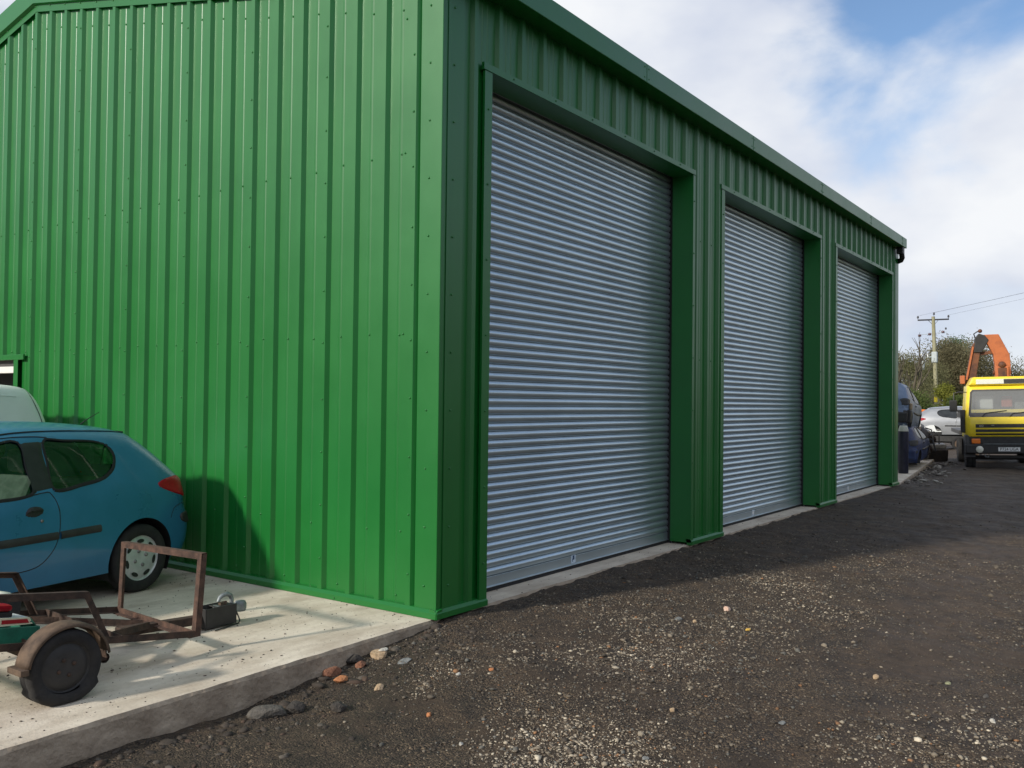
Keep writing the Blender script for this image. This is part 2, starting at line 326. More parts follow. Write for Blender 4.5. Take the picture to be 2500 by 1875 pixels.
# ------------------------------------------------------------------ helpers
class MB:
    def __init__(s): s.v = []; s.f = []; s.sm = []
    def add(s, vs_, fs, smooth=False):
        o = len(s.v); s.v += [tuple(p) for p in vs_]
        for f in fs: s.f.append(tuple(i+o for i in f)); s.sm.append(smooth)
        return s
    def box(s, x0, x1, y0, y1, z0, z1):
        return s.add([(x0,y0,z0),(x1,y0,z0),(x1,y1,z0),(x0,y1,z0),(x0,y0,z1),(x1,y0,z1),(x1,y1,z1),(x0,y1,z1)],
            [(3,2,1,0),(4,5,6,7),(0,1,5,4),(1,2,6,5),(2,3,7,6),(3,0,4,7)])
    def bar(s, a, b, w, h, upv=(0,0,1)):
        a, b = Vector(a), Vector(b); d = (b-a).normalized(); u = Vector(upv)
        if abs(d.dot(u)) > 0.98: u = Vector((1,0,0))
        r_ = d.cross(u).normalized(); u = r_.cross(d).normalized()
        ps = []
        for c in (a, b):
            for q in ((-1,-1),(1,-1),(1,1),(-1,1)): ps.append(c + r_*(q[0]*w/2) + u*(q[1]*h/2))
        return s.add(ps, [(3,2,1,0),(4,5,6,7),(0,1,5,4),(1,2,6,5),(2,3,7,6),(3,0,4,7)])
    def angle(s, a, b, w, t, u1, u2):
        """angle-iron between a and b: two thin flanges leaving the line a-b along u1 and u2"""
        a, b, u1, u2 = Vector(a), Vector(b), Vector(u1).normalized(), Vector(u2).normalized()
        for p, q in ((u1, u2), (u2, u1)):
            ps = []
            st = t if p is u2 else 0
            for c in (a, b):
                ps += [c + p*st, c + p*w, c + p*w + q*t, c + p*st + q*t]
            s.add(ps, [(3,2,1,0),(4,5,6,7),(0,1,5,4),(1,2,6,5),(2,3,7,6),(3,0,4,7)])
        return s
    def tube(s, pts, rad, n=10, caps=True):
        pts = [Vector(p) for p in pts]; rad = rad if isinstance(rad, (list, tuple)) else [rad]*len(pts)
        rings = []; prev = None
        for i, p in enumerate(pts):
            d = (pts[min(i+1, len(pts)-1)] - pts[max(i-1, 0)]).normalized()
            if prev is None:
                a = Vector((0,0,1)) if abs(d.z) < 0.9 else Vector((1,0,0)); r_ = d.cross(a).normalized()
            else: r_ = (prev - d*prev.dot(d)).normalized()
            prev = r_; u = d.cross(r_)
            rings.append([p + (r_*math.cos(t*2*math.pi/n) + u*math.sin(t*2*math.pi/n))*rad[i] for t in range(n)])
        vs_ = [q for rg in rings for q in rg]; fs = []
        for i in range(len(rings)-1):
            for j in range(n):
                k = (j+1) % n; fs.append((i*n+j, i*n+k, (i+1)*n+k, (i+1)*n+j))
        s.add(vs_, fs, True)
        if caps:
            s.add(rings[0], [tuple(range(n))[::-1]]); s.add(rings[-1], [tuple(range(n))])
        return s
    def lathe(s, prof, n=32, axis='y', c=(0,0,0), smooth=True):
        vs_ = []
        for (r_, h) in prof:
            for j in range(n):
                a = 2*math.pi*j/n; p, q = r_*math.cos(a), r_*math.sin(a)
                vs_.append({'y': (c[0]+p, c[1]+h, c[2]+q), 'z': (c[0]+p, c[1]+q, c[2]+h), 'x': (c[0]+h, c[1]+p, c[2]+q)}[axis])
        fs = []
        for i in range(len(prof)-1):
            for j in range(n):
                k = (j+1) % n; fs.append((i*n+j, i*n+k, (i+1)*n+k, (i+1)*n+j))
        return s.add(vs_, fs, smooth)
    def prism(s, poly, y0, y1):
        """polygon in (x,z) extruded along y"""
        n = len(poly)
        vs_ = [(x, y0, z) for x, z in poly] + [(x, y1, z) for x, z in poly]
        return s.add(vs_, [tuple(range(n)), tuple(range(n, 2*n))[::-1]] + [(i, i+n, (i+1) % n + n, (i+1) % n) for i in range(n)])
    def build(s, name, m, parent=None, loc=None, rot=None, bevel=0, fixn=True):
        me = bpy.data.meshes.new(name); me.from_pydata(s.v, [], s.f)
        me.polygons.foreach_set('use_smooth', s.sm)
        if fixn:
            bm = bmesh.new(); bm.from_mesh(me); bmesh.ops.recalc_face_normals(bm, faces=bm.faces)
            bm.to_mesh(me); bm.free()
        me.materials.append(m if not isinstance(m, str) else M[m])
        o = bpy.data.objects.new(name, me); col.objects.link(o)
        if parent: o.parent = parent
        if loc is not None: o.location = loc
        if rot is not None: o.rotation_euler = rot
        if bevel:
            bv = o.modifiers.new('bevel', 'BEVEL'); bv.width = bevel; bv.segments = 2; bv.limit_method = 'ANGLE'; bv.angle_limit = R(40)
        return o
def tag(o, label=None, cat=None, group=None, kind=None):
    if label: o['label'] = label
    if cat: o['category'] = cat
    if group: o['group'] = group
    if kind: o['kind'] = kind
    return o
def thing(name, label, cat, loc=(0,0,0), rot=(0,0,0), group=None):
    o = bpy.data.objects.new(name, None); col.objects.link(o); o.empty_display_size = 0.2
    o.location = loc; o.rotation_euler = rot
    return tag(o, label, cat, group)
def share(o, name, parent, loc=(0,0,0), rot=(0,0,0)):
    c = o.copy(); c.name = name; c.parent = parent; c.location = loc; c.rotation_euler = rot; col.objects.link(c); return c
def text_mesh(name, body, size, m, parent, loc, rot, sx_=1.0):
    cu = bpy.data.curves.new(name, 'FONT'); cu.body = body; cu.size = size; cu.extrude = 0.002; cu.align_x = 'CENTER'; cu.align_y = 'CENTER'
    t = bpy.data.objects.new(name+'_tmp', cu); col.objects.link(t)
    dg = bpy.context.evaluated_depsgraph_get(); dg.update()
    me = bpy.data.meshes.new_from_object(t.evaluated_get(dg)); me.name = name
    bpy.data.objects.remove(t); me.materials.clear(); me.materials.append(M[m])
    o = bpy.data.objects.new(name, me); col.objects.link(o); o.parent = parent; o.location = loc; o.rotation_euler = rot; o.scale = (sx_, 1, 1)
    return o
def fbm(x, y, z=0.0, o=4):
    return mnoise.fractal(Vector((x, y, z)), 1.0, 2.0, o)

# ------------------------------------------------------------------ terrain
def sstep(a, b, x):
    t = np.clip((x-a)/(b-a), 0, 1); return t*t*(3-2*t)
def ground_z0(X, Y):
    X = np.asarray(X, float); Y = np.asarray(Y, float)
    z = -0.018 - 0.155*sstep(0.35, -1.9, X) - 0.030*np.clip(-Y, 0, 4) - 0.012*np.clip(-Y-4, 0, 30)
    z = z - 0.05*sstep(15.0, 17.0, X)*sstep(-0.5, 0.3, Y)
    z = np.where(Y > 0.04 + 0.115*np.clip(X-15, 0, 30), np.where(X < 26.2, -0.45, -0.12), z)
    return z
def ground_z(x, y):
    z = float(ground_z0(x, y))
    return z + 0.020*fbm(x*1.3, y*1.3) + 0.012*fbm(x*6, y*6, 3.0) + 0.004*fbm(x*15, y*15, 8.0, 2)
TRACKS = [(-2.9, 0.55, 1.0), (-4.6, 0.5, 0.6)]
def track_w(x, y):
    yc = -3.05 + 0.10*(x-2) - 0.25*math.exp(-((x+0.5)/1.2)**2)
    w = math.exp(-((y-yc)/0.62)**2) * (1/(1+math.exp(-(x-0.3)*2.2)))
    w2 = math.exp(-((y-yc+1.9)/0.5)**2)*0.7
    return min(1.0, w + w2)
def axis(a, b, step, far0, far1):
    c = list(np.arange(a, b+1e-6, step)); s = step; x = b
    while x < far1: s *= 1.22; x += s; c.append(x)
    s = step; x = a
    while x > far0: s *= 1.22; x -= s; c.insert(0, x)
    return c
gx = axis(-4.6, 9.0, 0.045, -900, 1600); gy = axis(-5.2, 0.30, 0.045, -900, 900)
gv = []; tr = []; gr = []
for y in gy:
    for x in gx:
        near = -6 < x < 40 and -9 < y < 1.0
        z = ground_z(x, y) if near else float(ground_z0(x, y)) + (0.05*fbm(x*.2, y*.2) if not (-20 < x < 30 and 0 < y < 30) else 0)
        d = math.hypot(x-10, y)
        if d > 120: z -= 0
        gv.append((x, y, z)); tr.append(track_w(x, y) if near else 0.3)
        gr.append(min(1, max(0, (d-38)/10)))
nx = len(gx); gf = []
for j in range(len(gy)-1):
    for i in range(nx-1):
        a = j*nx+i; gf.append((a, a+1, a+nx+1, a+nx))
me = bpy.data.meshes.new('yard_ground'); me.from_pydata(gv, [], gf)
me.polygons.foreach_set('use_smooth', [True]*len(gf)); me.materials.append(M['ground'])
for nm, dat in (('track', tr), ('grass', gr)):
    at = me.attributes.new(nm, 'FLOAT', 'POINT'); at.data.foreach_set('value', dat)
g_obj = bpy.data.objects.new('yard_ground', me); col.objects.link(g_obj); tag(g_obj, 'dark stony unsurfaced yard ground', None, None, 'structure')

# concrete slab: rough front edge, runs under the shed and on past its far end
SLAB_END = 25.7
def slab_edge(x):
    y = -0.02 + (0.118*(x-15.2) if x > 15.2 else 0) - 0.012*min(max(-x, 0), 4)*1.5
    return y + 0.008*fbm(x*2.2, 0.3) + 0.005*fbm(x*11, 1.3)
xs = axis(-4.0, 6.0, 0.05, -14, 15.0)
xs = [x for x in xs if x > -14 and x < 15.2] + list(np.arange(15.2, SLAB_END+0.01, 0.25))
mb = MB(); rows = []
for x in xs:
    e = slab_edge(x); c = 0.008*fbm(x*7, 5.5) + 0.010
    rows.append([(x, 14.0, 0.0), (x, e+0.06, 0.0), (x, e+0.5*abs(c)+0.006, -0.001), (x, e-0.002, -0.012-abs(c)), (x, e-0.012+0.01*fbm(x*5, 7.7), -0.16), (x, e+0.01, -0.62)])
vs_ = [p for r_ in rows for p in r_]; k = 6
top = [(i*k+j, i*k+j+1, (i+1)*k+j+1, (i+1)*k+j) for i in range(len(rows)-1) for j in (0, 1)]
side = [(i*k+j, i*k+j+1, (i+1)*k+j+1, (i+1)*k+j) for i in range(len(rows)-1) for j in (2, 3, 4)]
last = len(rows)-1
me = bpy.data.meshes.new('concrete_slab')
xe = xs[-1]; vs_ += [(xe, 14.0, -0.6)]
me.from_pydata(vs_, [], top + side + [(last*k, last*k+1, last*k+2, last*k+3, last*k+4, last*k+5, len(vs_)-1)])
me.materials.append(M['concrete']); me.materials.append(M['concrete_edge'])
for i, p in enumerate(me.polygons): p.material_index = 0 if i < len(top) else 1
bm = bmesh.new(); bm.from_mesh(me); bmesh.ops.recalc_face_normals(bm, faces=bm.faces); bm.to_mesh(me); bm.free()
slab = bpy.data.objects.new('concrete_slab', me); col.objects.link(slab); tag(slab, 'pale concrete slab with dirt stains under and beside the shed', None, None, 'structure')

# ------------------------------------------------------------------ the shed
L_, W_ = 15.0, 12.5
PITCH_M = 1/3
RIDGE = W_/2
def verge_z(y): return 4.90 + 0.21*min(y, W_-y)         # lower edge of verge flashing
D_ = 0.036
shed = thing('steel_shed', 'long green steel-clad shed with three grey roller shutter doors', 'building')

def profile(crown_lo, crown_dir):
    pass
def gable_strip_points(y0, y1):
    """(y, x) points of the gable sheeting between y0 and y1; crowns stand proud at x=-D_"""
    pts = []
    k0 = int(math.floor((y0-0.234)*3))-1; k1 = int(math.ceil((y1-0.234)*3))+1
    for k in range(k0, k1+1):
        c = 0.234 + k*PITCH_M
        pts += [(c-0.025, 0.0), (c, -D_), (c+0.050, -D_), (c+0.069, 0.0), (c+0.176, 0.0), (c+0.183, -0.003), (c+0.199, -0.003), (c+0.206, 0.0)]
    return clip_profile(pts, y0, y1)
def front_strip_points(x0, x1):
    pts = []
    k0 = int(math.floor((x0-0.69)*3))-1; k1 = int(math.ceil((x1-0.69)*3))+1
    for k in range(k0, k1+1):
        c = 0.69 + k*PITCH_M
        pts += [(c-0.019, 0.0), (c, -D_), (c+0.050, -D_), (c+0.069, 0.0), (c+0.135, 0.0), (c+0.142, -0.003), (c+0.158, -0.003), (c+0.165, 0.0), (c+0.205, 0.0), (c+0.212, -0.003), (c+0.228, -0.003), (c+0.235, 0.0)]
    return clip_profile(pts, x0, x1)
def clip_profile(pts, a, b):
    pts = sorted(pts); out = []
    def val(t):
        for i in range(len(pts)-1):
            if pts[i][0] <= t <= pts[i+1][0]:
                u = (t-pts[i][0])/(pts[i+1][0]-pts[i][0]); return pts[i][1]*(1-u)+pts[i+1][1]*u
        return 0.0
    out.append((a, val(a))); out += [p for p in pts if a+1e-4 < p[0] < b-1e-4]; out.append((b, val(b)))
    return out
WIN = (6.50, 9.4, 2.12)          # gable doorway: y from, y to, head height
# gable sheets, one metre cover each
edges = [0.03] + [0.259 + i for i in range(0, 13)] ; edges = [e for e in edges if e < W_-0.1] + [W_]
for i in range(len(edges)-1):
    a, b = edges[i], edges[i+1]; mb = MB()
    if b-a < 0.05: continue
    pts = gable_strip_points(a, b)
    extra = [e for e in (RIDGE, WIN[0], WIN[1]) if a < e < b]
    for e in extra:
        pts = clip_profile(pts, a, e)[:-1] + clip_profile(pts, e, b)
    for (ya, xa), (yb, xb) in zip(pts[:-1], pts[1:]):
        zb = WIN[2] if WIN[0]-1e-4 <= (ya+yb)/2 <= WIN[1] else 0.012
        mb.add([(xa, ya, zb), (xb, yb, zb), (xb, yb, verge_z(yb)+0.12), (xa, ya, verge_z(ya)+0.12)], [(0,1,2,3)])
    mb.build('cladding_sheet', 'green', shed, fixn=False)
DOORS = [(0.585, 4.555), (5.515, 9.52), (10.475, 14.43)]
HEAD = 4.385; TOPF = 5.06
edges = [0.03] + [0.715 + i for i in range(0, 15)]; edges = [e for e in edges if e < L_-0.2] + [L_-0.03]
for i in range(len(edges)-1):
    a, b = edges[i], edges[i+1]; mb = MB()
    cuts = [a] + sorted(e for d in DOORS for e in (d[0]-0.02, d[1]+0.02) if a < e < b) + [b]
    for ca, cb in zip(cuts[:-1], cuts[1:]):
        mid = (ca+cb)/2
        zb = HEAD+0.02 if any(d[0]-0.02 <= mid <= d[1]+0.02 for d in DOORS) else 0.012
        pts = front_strip_points(ca, cb)
        for (xa, ya), (xb, yb) in zip(pts[:-1], pts[1:]):
            mb.add([(xa, ya, zb), (xb, yb, zb), (xb, yb, TOPF), (xa, ya, TOPF)], [(0,1,2,3)])
    mb.build('cladding_sheet', 'green', shed, fixn=False)
# rear and far walls, plain profile
mb = MB(); pts = front_strip_points(0.03, L_-0.03)
for (xa, ya), (xb, yb) in zip(pts[:-1], pts[1:]):
    mb.add([(xa, W_-ya, 0.0), (xb, W_-yb, 0.0), (xb, W_-yb, TOPF), (xa, W_-ya, TOPF)], [(0,1,2,3)])
mb.build('rear_wall', 'green', shed, fixn=False)
mb = MB(); pts = gable_strip_points(0.03, W_-0.03); pts = clip_profile(pts, 0.03, RIDGE)[:-1] + clip_profile(pts, RIDGE, W_-0.03)
for (ya, xa), (yb, xb) in zip(pts[:-1], pts[1:]):
    mb.add([(L_-xa, ya, 0.0), (L_-xb, yb, 0.0), (L_-xb, yb, verge_z(yb)+0.12), (L_-xa, ya, verge_z(ya)+0.12)], [(0,1,2,3)])
mb.build('far_gable_wall', 'green', shed, fixn=False)
# roof sheets (metre wide, ribbed)
for s_ in (0, 1):
    mb = MB()
    for i in range(int(L_*3)+1):
        x = -0.02 + i*PITCH_M
        for (xa, za), (xb, zb) in (((x, 0), (x+.018, D_)), ((x+.018, D_), (x+.05, D_)), ((x+.05, D_), (x+.068, 0)), ((x+.068, 0), (x+PITCH_M, 0))):
            if xb > L_+0.05: continue
            y0, y1 = (-0.10, RIDGE) if s_ == 0 else (W_+0.10, RIDGE)
            e0 = 4.90+0.30-0.021-0.03; e1 = verge_z(RIDGE)+0.27
            mb.add([(xa, y0, e0+za), (xb, y0, e0+zb), (xb, y1, e1+zb), (xa, y1, e1+za)], [(0,1,2,3)])
    mb.build('roof_slope', 'green', shed, fixn=False)
mb = MB(); mb.prism([(0, 0), (0, 0.004), (0.004, 0.004)], 0, 1)
mb = MB()
for x0 in (0,): 
    zt = verge_z(RIDGE)+0.325
    mb.add([(-0.08, RIDGE-0.25, zt-0.06), (L_+0.05, RIDGE-0.25, zt-0.06), (L_+0.05, RIDGE, zt), (-0.08, RIDGE, zt), (-0.08, RIDGE+0.25, zt-0.06), (L_+0.05, RIDGE+0.25, zt-0.06)], [(0,1,2,3), (3,2,5,4)])
mb.build('ridge_capping', 'green', shed, fixn=False)

# flashings -------------------------------------------------------------
def lbox(name, parent, x0, x1, y0, y1, z0, z1, m='green', bevel=0.003):
    return MB().box(x0, x1, y0, y1, z0, z1).build(name, m, parent, bevel=bevel)
# corner flashing, an L in plan with small folded edges
mb = MB()
cp = [(0.0, 0.195), (-0.024, 0.195), (-0.030, 0.189), (-0.030, -0.027), (-0.027, -0.030), (0.235, -0.030), (0.241, -0.024), (0.241, 0.0)]
for (xa, ya), (xb, yb) in zip(cp[:-1], cp[1:]):
    mb.add([(xa, ya, 0.05), (xb, yb, 0.05), (xb, yb, 5.05), (xa, ya, 5.05)], [(0,1,2,3)])
mb.build('corner_flashing', 'green', shed, fixn=False)
mb = MB()
cp = [(L_-0.20, 0.0), (L_-0.20, -0.030), (L_+0.030, -0.030), (L_+0.030, 0.195), (L_, 0.195)]
for (xa, ya), (xb, yb) in zip(cp[:-1], cp[1:]):
    mb.add([(xa, ya, 0.05), (xb, yb, 0.05), (xb, yb, 5.05), (xa, ya, 5.05)], [(0,1,2,3)])
mb.build('corner_flashing', 'green', shed, fixn=False)
def drip(name, p0, p1, nrm, extra=0.0):
    """base drip flashing: sloping top, small face, from p0 to p1 (xy), facing nrm"""
    p0, p1, n_ = Vector((*p0, 0)), Vector((*p1, 0)), Vector((*nrm, 0))
    pr = [(-0.02, 0.075), (0.037, 0.068), (0.062, 0.046), (0.062, 0.004), (0.052, 0.0), (0.0, 0.0)]
    vs2 = []
    for (o, z) in pr: vs2 += [p0 + n_*o + Vector((0,0,z)), p1 + n_*o + Vector((0,0,z))]
    mb = MB(); mb.add(vs2, [(2*i, 2*i+1, 2*i+3, 2*i+2) for i in range(len(pr)-1)])
    n2 = len(pr); mb.add([vs2[2*i] for i in range(n2)], [tuple(range(n2))]); mb.add([vs2[2*i+1] for i in range(n2)], [tuple(range(n2))])
    return mb.build(name, 'green', shed)
drip('base_flashing', (0, -0.055), (0, WIN[0]), (-1, 0)); drip('base_flashing', (0, WIN[1]), (0, W_), (-1, 0))
drip('base_flashing', (-0.055, 0), (DOORS[0][0], 0), (0, -1))
drip('base_flashing', (DOORS[0][1], 0), (DOORS[1][0], 0), (0, -1)); drip('base_flashing', (DOORS[1][1], 0), (DOORS[2][0], 0), (0, -1)); drip('base_flashing', (DOORS[2][1], 0), (L_+0.03, 0), (0, -1))
# verge flashings on the gable
for s_ in (0, 1):
    ya, yb = (-0.12, RIDGE) if s_ == 0 else (W_+0.12, RIDGE)
    za, zb = 4.90+0.21*(-0.12), verge_z(RIDGE)
    pr = [(-0.036, 0.0), (-0.040, 0.0), (-0.046, 0.055), (-0.046, 0.075), (-0.085, 0.085), (-0.085, 0.315), (0.12, 0.325)]
    v2 = []
    for (x, dz) in pr: v2 += [(x, ya, za+dz), (x, yb, zb+dz)]
    MB().add(v2, [(2*i, 2*i+1, 2*i+3, 2*i+2) for i in range(len(pr)-1)]).build('verge_flashing', 'green', shed, fixn=False)
# eaves box gutter
GX0, GX1, GY = -0.10, 14.93, -0.215
mb = MB()
gp = [(-0.006, 5.0), (GY+0.005, 4.995), (GY, 5.0), (GY, 5.185), (GY+0.004, 5.192), (GY+0.03, 5.192), (GY+0.03, 5.182), (GY+0.012, 5.180), (GY+0.012, 5.01), (-0.006, 5.012)]
n_ = len(gp)
mb.add([(GX0, y, z) for y, z in gp] + [(GX1, y, z) for y, z in gp], [(i, i+n_, i+1+n_, i+1) for i in range(n_-1)])
mb.add([(GX1, -0.006, 5.0), (GX1, GY, 5.0), (GX1, GY, 5.19), (GX1, -0.006, 5.19)], [(0,1,2,3)])
gut = mb.build('eaves_gutter', 'green', shed, fixn=False)
mb = MB()
for gxj in (3.02, 6.05, 9.03, 12.02, 14.55):
    mb.box(gxj-0.004, gxj+0.0, GY-0.003, GY+0.001, 5.0, 5.186)
    for dx in (-0.05, 0.045):
        for z in (5.04, 5.145): mb.lathe([(0.009, 0), (0.007, -0.005), (0.0, -0.006)], 8, 'y', (gxj+dx, GY, z))
tag(mb.build('gutter_rivet', 'green', gut, fixn=False), kind='stuff')
# outlet and swan neck at the far end
mb = MB()
mb.box(14.66, 14.80, -0.195, -0.07, 4.86, 4.995)
mb.tube([(14.86, -0.13, 4.995), (14.86, -0.13, 4.86), (14.90, -0.13, 4.80), (14.98, -0.09, 4.76), (15.03, 0.0, 4.74), (15.075, 0.10, 4.72), (15.085, 0.16, 4.66), (15.085, 0.16, 0.1)], 0.055, 12)
mb.build('downpipe', 'black_plastic', shed)

# screws -----------------------------------------------------------------
def screw(mb, p, n, r=0.009):
    mb.lathe([(r*1.15, 0), (r*1.05, 0.003*n[1]), (r*0.75, 0.0075*n[1]), (0.0, 0.009*n[1])], 8, n[0], p)
sg = MB(); random.seed(3)
for k in range(0, 38):
    c = 0.234 + k*PITCH_M
    if k % 3 == 0:
        z = 0.32
        while z < verge_z(c)-0.1:
            if not (WIN[0]-0.1 < c < WIN[1] and z < WIN[2]+0.1): screw(sg, (-D_, c+0.024, z+random.uniform(-.015, .015)), ('x', -1))
            z += 0.455
    if c < W_-0.2:
        for z in (0.12, 0.62, 2.2, 3.64, verge_z(c)-0.22):
            if z < 1 and k % 2 == (1 if z > 0.5 else 0): continue
            if WIN[0]-0.1 < c+0.15 < WIN[1] and z < WIN[2]+0.05: continue
            screw(sg, (0.0, c-0.155 if k else c+0.14, z+random.uniform(-.012, .012)), ('x', -1))
        screw(sg, (-0.046, c+0.025, verge_z(c+0.025)+0.062), ('x', -1))
z = 0.24
while z < 4.95:
    screw(sg, (-0.030, 0.095, z), ('x', -1)); screw(sg, (0.11, -0.030, z), ('y', -1)); z += 0.452
y = 1.05
while y < 12: screw(sg, (-0.062, y, 0.024), ('x', -1)); y += 1.0
for d in DOORS:
    z = 0.35
    while z < HEAD-0.1:
        screw(sg, (d[0]-0.05, -D_-0.012, z), ('y', -1)); screw(sg, (d[1]+0.025, -D_-0.012, z), ('y', -1)); z += 0.62
    x = d[0]+0.3
    while x < d[1]: screw(sg, (x, -D_-0.014, HEAD+0.035), ('y', -1), 0.007); x += 0.66
for k in range(0, 44):
    c = 0.69 + (k-1)*PITCH_M
    for z in (0.62, 2.2, 3.64):
        if not any(d[0]-0.2 < c+0.19 < d[1]+0.1 for d in DOORS) and c > 0: screw(sg, (c+0.18, 0, z), ('y', -1))
tag(sg.build('cladding_screw', 'green', shed, fixn=False), kind='stuff')

# doors --------------------------------------------------------------------
SH_Y = 0.275; SP = 0.075; NS = 58; Z0 = 0.13
prof = [(0.007, 0.0005), (0.002, 0.002), (-0.0035, 0.006), (-0.0078, 0.012), (-0.0108, 0.020), (-0.0128, 0.029), (-0.0138, 0.038), (-0.0132, 0.046), (-0.0108, 0.053), (-0.0068, 0.0595), (-0.0015, 0.0655), (0.0035, 0.070), (0.0085, 0.0735)]
slat_mesh = None
for di, (xl, xr) in enumerate(DOORS):
    rs = MB().box(xl-0.06, xr+0.10, SH_Y+0.012, SH_Y+0.02, 0.03, HEAD+0.5).build('roller_shutter', 'dark_inside', shed)
    for k in range(NS):
        if k == 0:
            mb = MB(); n_ = len(prof)
            mb.add([(xl-0.05, y, z) for y, z in prof] + [(xr+0.06, y, z) for y, z in prof], [(i, i+n_, i+1+n_, i+1) for i in range(n_-1)], True)
            first = mb.build('slat', 'steel', rs, loc=(0, SH_Y-0.004, Z0), fixn=False)
        else:
            share(first, 'slat', rs, (random.uniform(-.002, .002), SH_Y-0.004+random.uniform(-.0006, .0006), Z0+k*SP))
    mb = MB().box(xl-0.045, xr+0.055, SH_Y-0.012, SH_Y+0.004, 0.045, 0.128).box(xl-0.045, xr+0.055, SH_Y-0.024, SH_Y+0.004, 0.036, 0.045)
    br = mb.build('bottom_rail', 'steel', rs, bevel=0.002)
    MB().box(xl-0.04, xr+0.05, SH_Y-0.016, SH_Y+0.0, 0.001, 0.036).build('rubber_seal', 'black_rubber', rs)
    for x in (xl-0.075, xr+0.045):
        mb = MB().box(x, x+0.035, SH_Y-0.055, SH_Y-0.028, 0.001, HEAD+0.1).box(x+(0 if x < xl else 0.029), x+(0.006 if x < xl else 0.035), SH_Y-0.028, SH_Y+0.012, 0.001, HEAD+0.1)
        mb.build('guide_rail', 'rail', rs, bevel=0.002)
    xm = xl + (xr-xl)*0.455
    st = MB().box(xm, xm+0.085, SH_Y-0.0145, SH_Y-0.0125, 0.055, 0.135).build('warning_sticker', 'sticker', rs)
    mb = MB().box(xm+0.012, xm+0.032, SH_Y-0.0165, SH_Y-0.0146, 0.072, 0.125).box(xm+0.052, xm+0.072, SH_Y-0.0165, SH_Y-0.0146, 0.072, 0.125).box(xm+0.0325, xm+0.0515, SH_Y-0.0165, SH_Y-0.0146, 0.092, 0.105)
    if di == 0: mb = MB().box(xm+0.028, xm+0.058, SH_Y-0.0165, SH_Y-0.0146, 0.09, 0.13).box(xm+0.02, xm+0.0275, SH_Y-0.0165, SH_Y-0.0146, 0.07, 0.10)
    mb.build('sticker_mark', 'sticker_ink' if di == 0 else 'white_panel', rs)
    # folded jamb and head flashings
    def jamb(x_open, s):
        p = [(x_open + s*0.10, -D_+0.012), (x_open + s*0.10, -D_-0.012), (x_open, -D_-0.012), (x_open, SH_Y-0.056), (x_open + s*0.02, SH_Y-0.056)]
        if s > 0: p[0] = (x_open+0.06, -D_+0.012); p[1] = (x_open+0.06, -D_-0.012)
        mb = MB()
        for (xa, ya), (xb, yb) in zip(p[:-1], p[1:]): mb.add([(xa, ya, 0.03), (xb, yb, 0.03), (xb, yb, HEAD+0.01), (xa, ya, HEAD+0.01)], [(0,1,2,3)])
        mb.build('jamb_flashing', 'green', shed, fixn=False)
        MB().box(min(x_open+s*0.02, x_open+s*0.022), max(x_open+s*0.02, x_open+s*0.022), SH_Y-0.056, SH_Y+0.02, 0, HEAD+0.02).build('jamb_packer', 'dark_inside', shed)
    jamb(xl, -1); jamb(xr, 1)
    p = [(-D_+0.012, HEAD+0.062), (-D_-0.014, HEAD+0.060), (-D_-0.014, HEAD+0.004), (-D_-0.020, HEAD), (-D_-0.016, HEAD-0.002), (SH_Y-0.056, HEAD-0.002), (SH_Y-0.056, HEAD+0.2)]
    n_ = len(p); mb = MB()
    mb.add([(xl-0.115, y, z) for y, z in p] + [(xr+0.065, y, z) for y, z in p], [(i, i+n_, i+1+n_, i+1) for i in range(n_-1)])
    mb.add([(xl-0.115, -D_+0.012, HEAD), (xl-0.115, -D_-0.014, HEAD), (xl-0.115, -D_-0.014, HEAD+0.06), (xl-0.115, -D_+0.012, HEAD+0.06)], [(0,1,2,3)])
    mb.build('head_flashing', 'green', shed, fixn=False)
# gable doorway with raised white shutter
gd = MB().box(0.30, 0.32, WIN[0]-0.2, WIN[1]+0.2, 0, 2.6).build('doorway', 'dark_inside', shed)  # near-black sheet paints the dark inside behind the opening
MB().box(-0.050, -D_+0.006, WIN[0]-0.13, WIN[1]+0.06, WIN[2]-0.02, WIN[2]+0.045).build('frame_head', 'green', gd, bevel=0.003)
MB().box(-0.047, 0.10, WIN[0]+0.10, WIN[0]+0.104, 0.01, WIN[2]-0.02).box(-0.047, -0.044, WIN[0]+0.0, WIN[0]+0.0995, 0.01, WIN[2]-0.02).build('frame_jamb', 'green', gd)
MB().box(0.03, 0.06, WIN[0]+0.104, WIN[1], WIN[2]-0.10, WIN[2]+0.2).build('shaded_slats', 'truck_grey', gd)  # raised shutter slats, their shade put into the grey colour
MB().box(0.004, 0.05, WIN[0]+0.104, WIN[1], WIN[2]-0.175, WIN[2]-0.095).build('shutter_rail', 'white_panel', gd, bevel=0.006)

# ------------------------------------------------------------------ vehicles
def catmull(pts, step=0.03, closed=False):
    out = []; n = len(pts)
    for i in range(n-1):
        p0 = Vector(pts[max(i-1, 0)]); p1 = Vector(pts[i]); p2 = Vector(pts[i+1]); p3 = Vector(pts[min(i+2, n-1)])
        m = max(1, int((p2-p1).length/step))
        for j in range(m):
            t = j/m; a = 2*p1; b = (p2-p0); c = (2*p0-5*p1+4*p2-p3); d = (-p0+3*p1-3*p2+p3)
            out.append(tuple(0.5*(a + b*t + c*t*t + d*t**3)))
    out.append(tuple(pts[-1])); return out
def closed_spline(pts, step=0.03):
    n = len(pts); ext = [pts[-1]] + list(pts) + [pts[0], pts[1]]
    out = []
    for i in range(1, n+1):
        p0, p1, p2, p3 = (Vector(ext[k]) for k in (i-1, i, i+1, i+2))
        m = max(1, int((p2-p1).length/step))
        for j in range(m):
            t = j/m; out.append(tuple(0.5*(2*p1 + (p2-p0)*t + (2*p0-5*p1+4*p2-p3)*t*t + (-p0+3*p1-3*p2+p3)*t**3)))
    return out
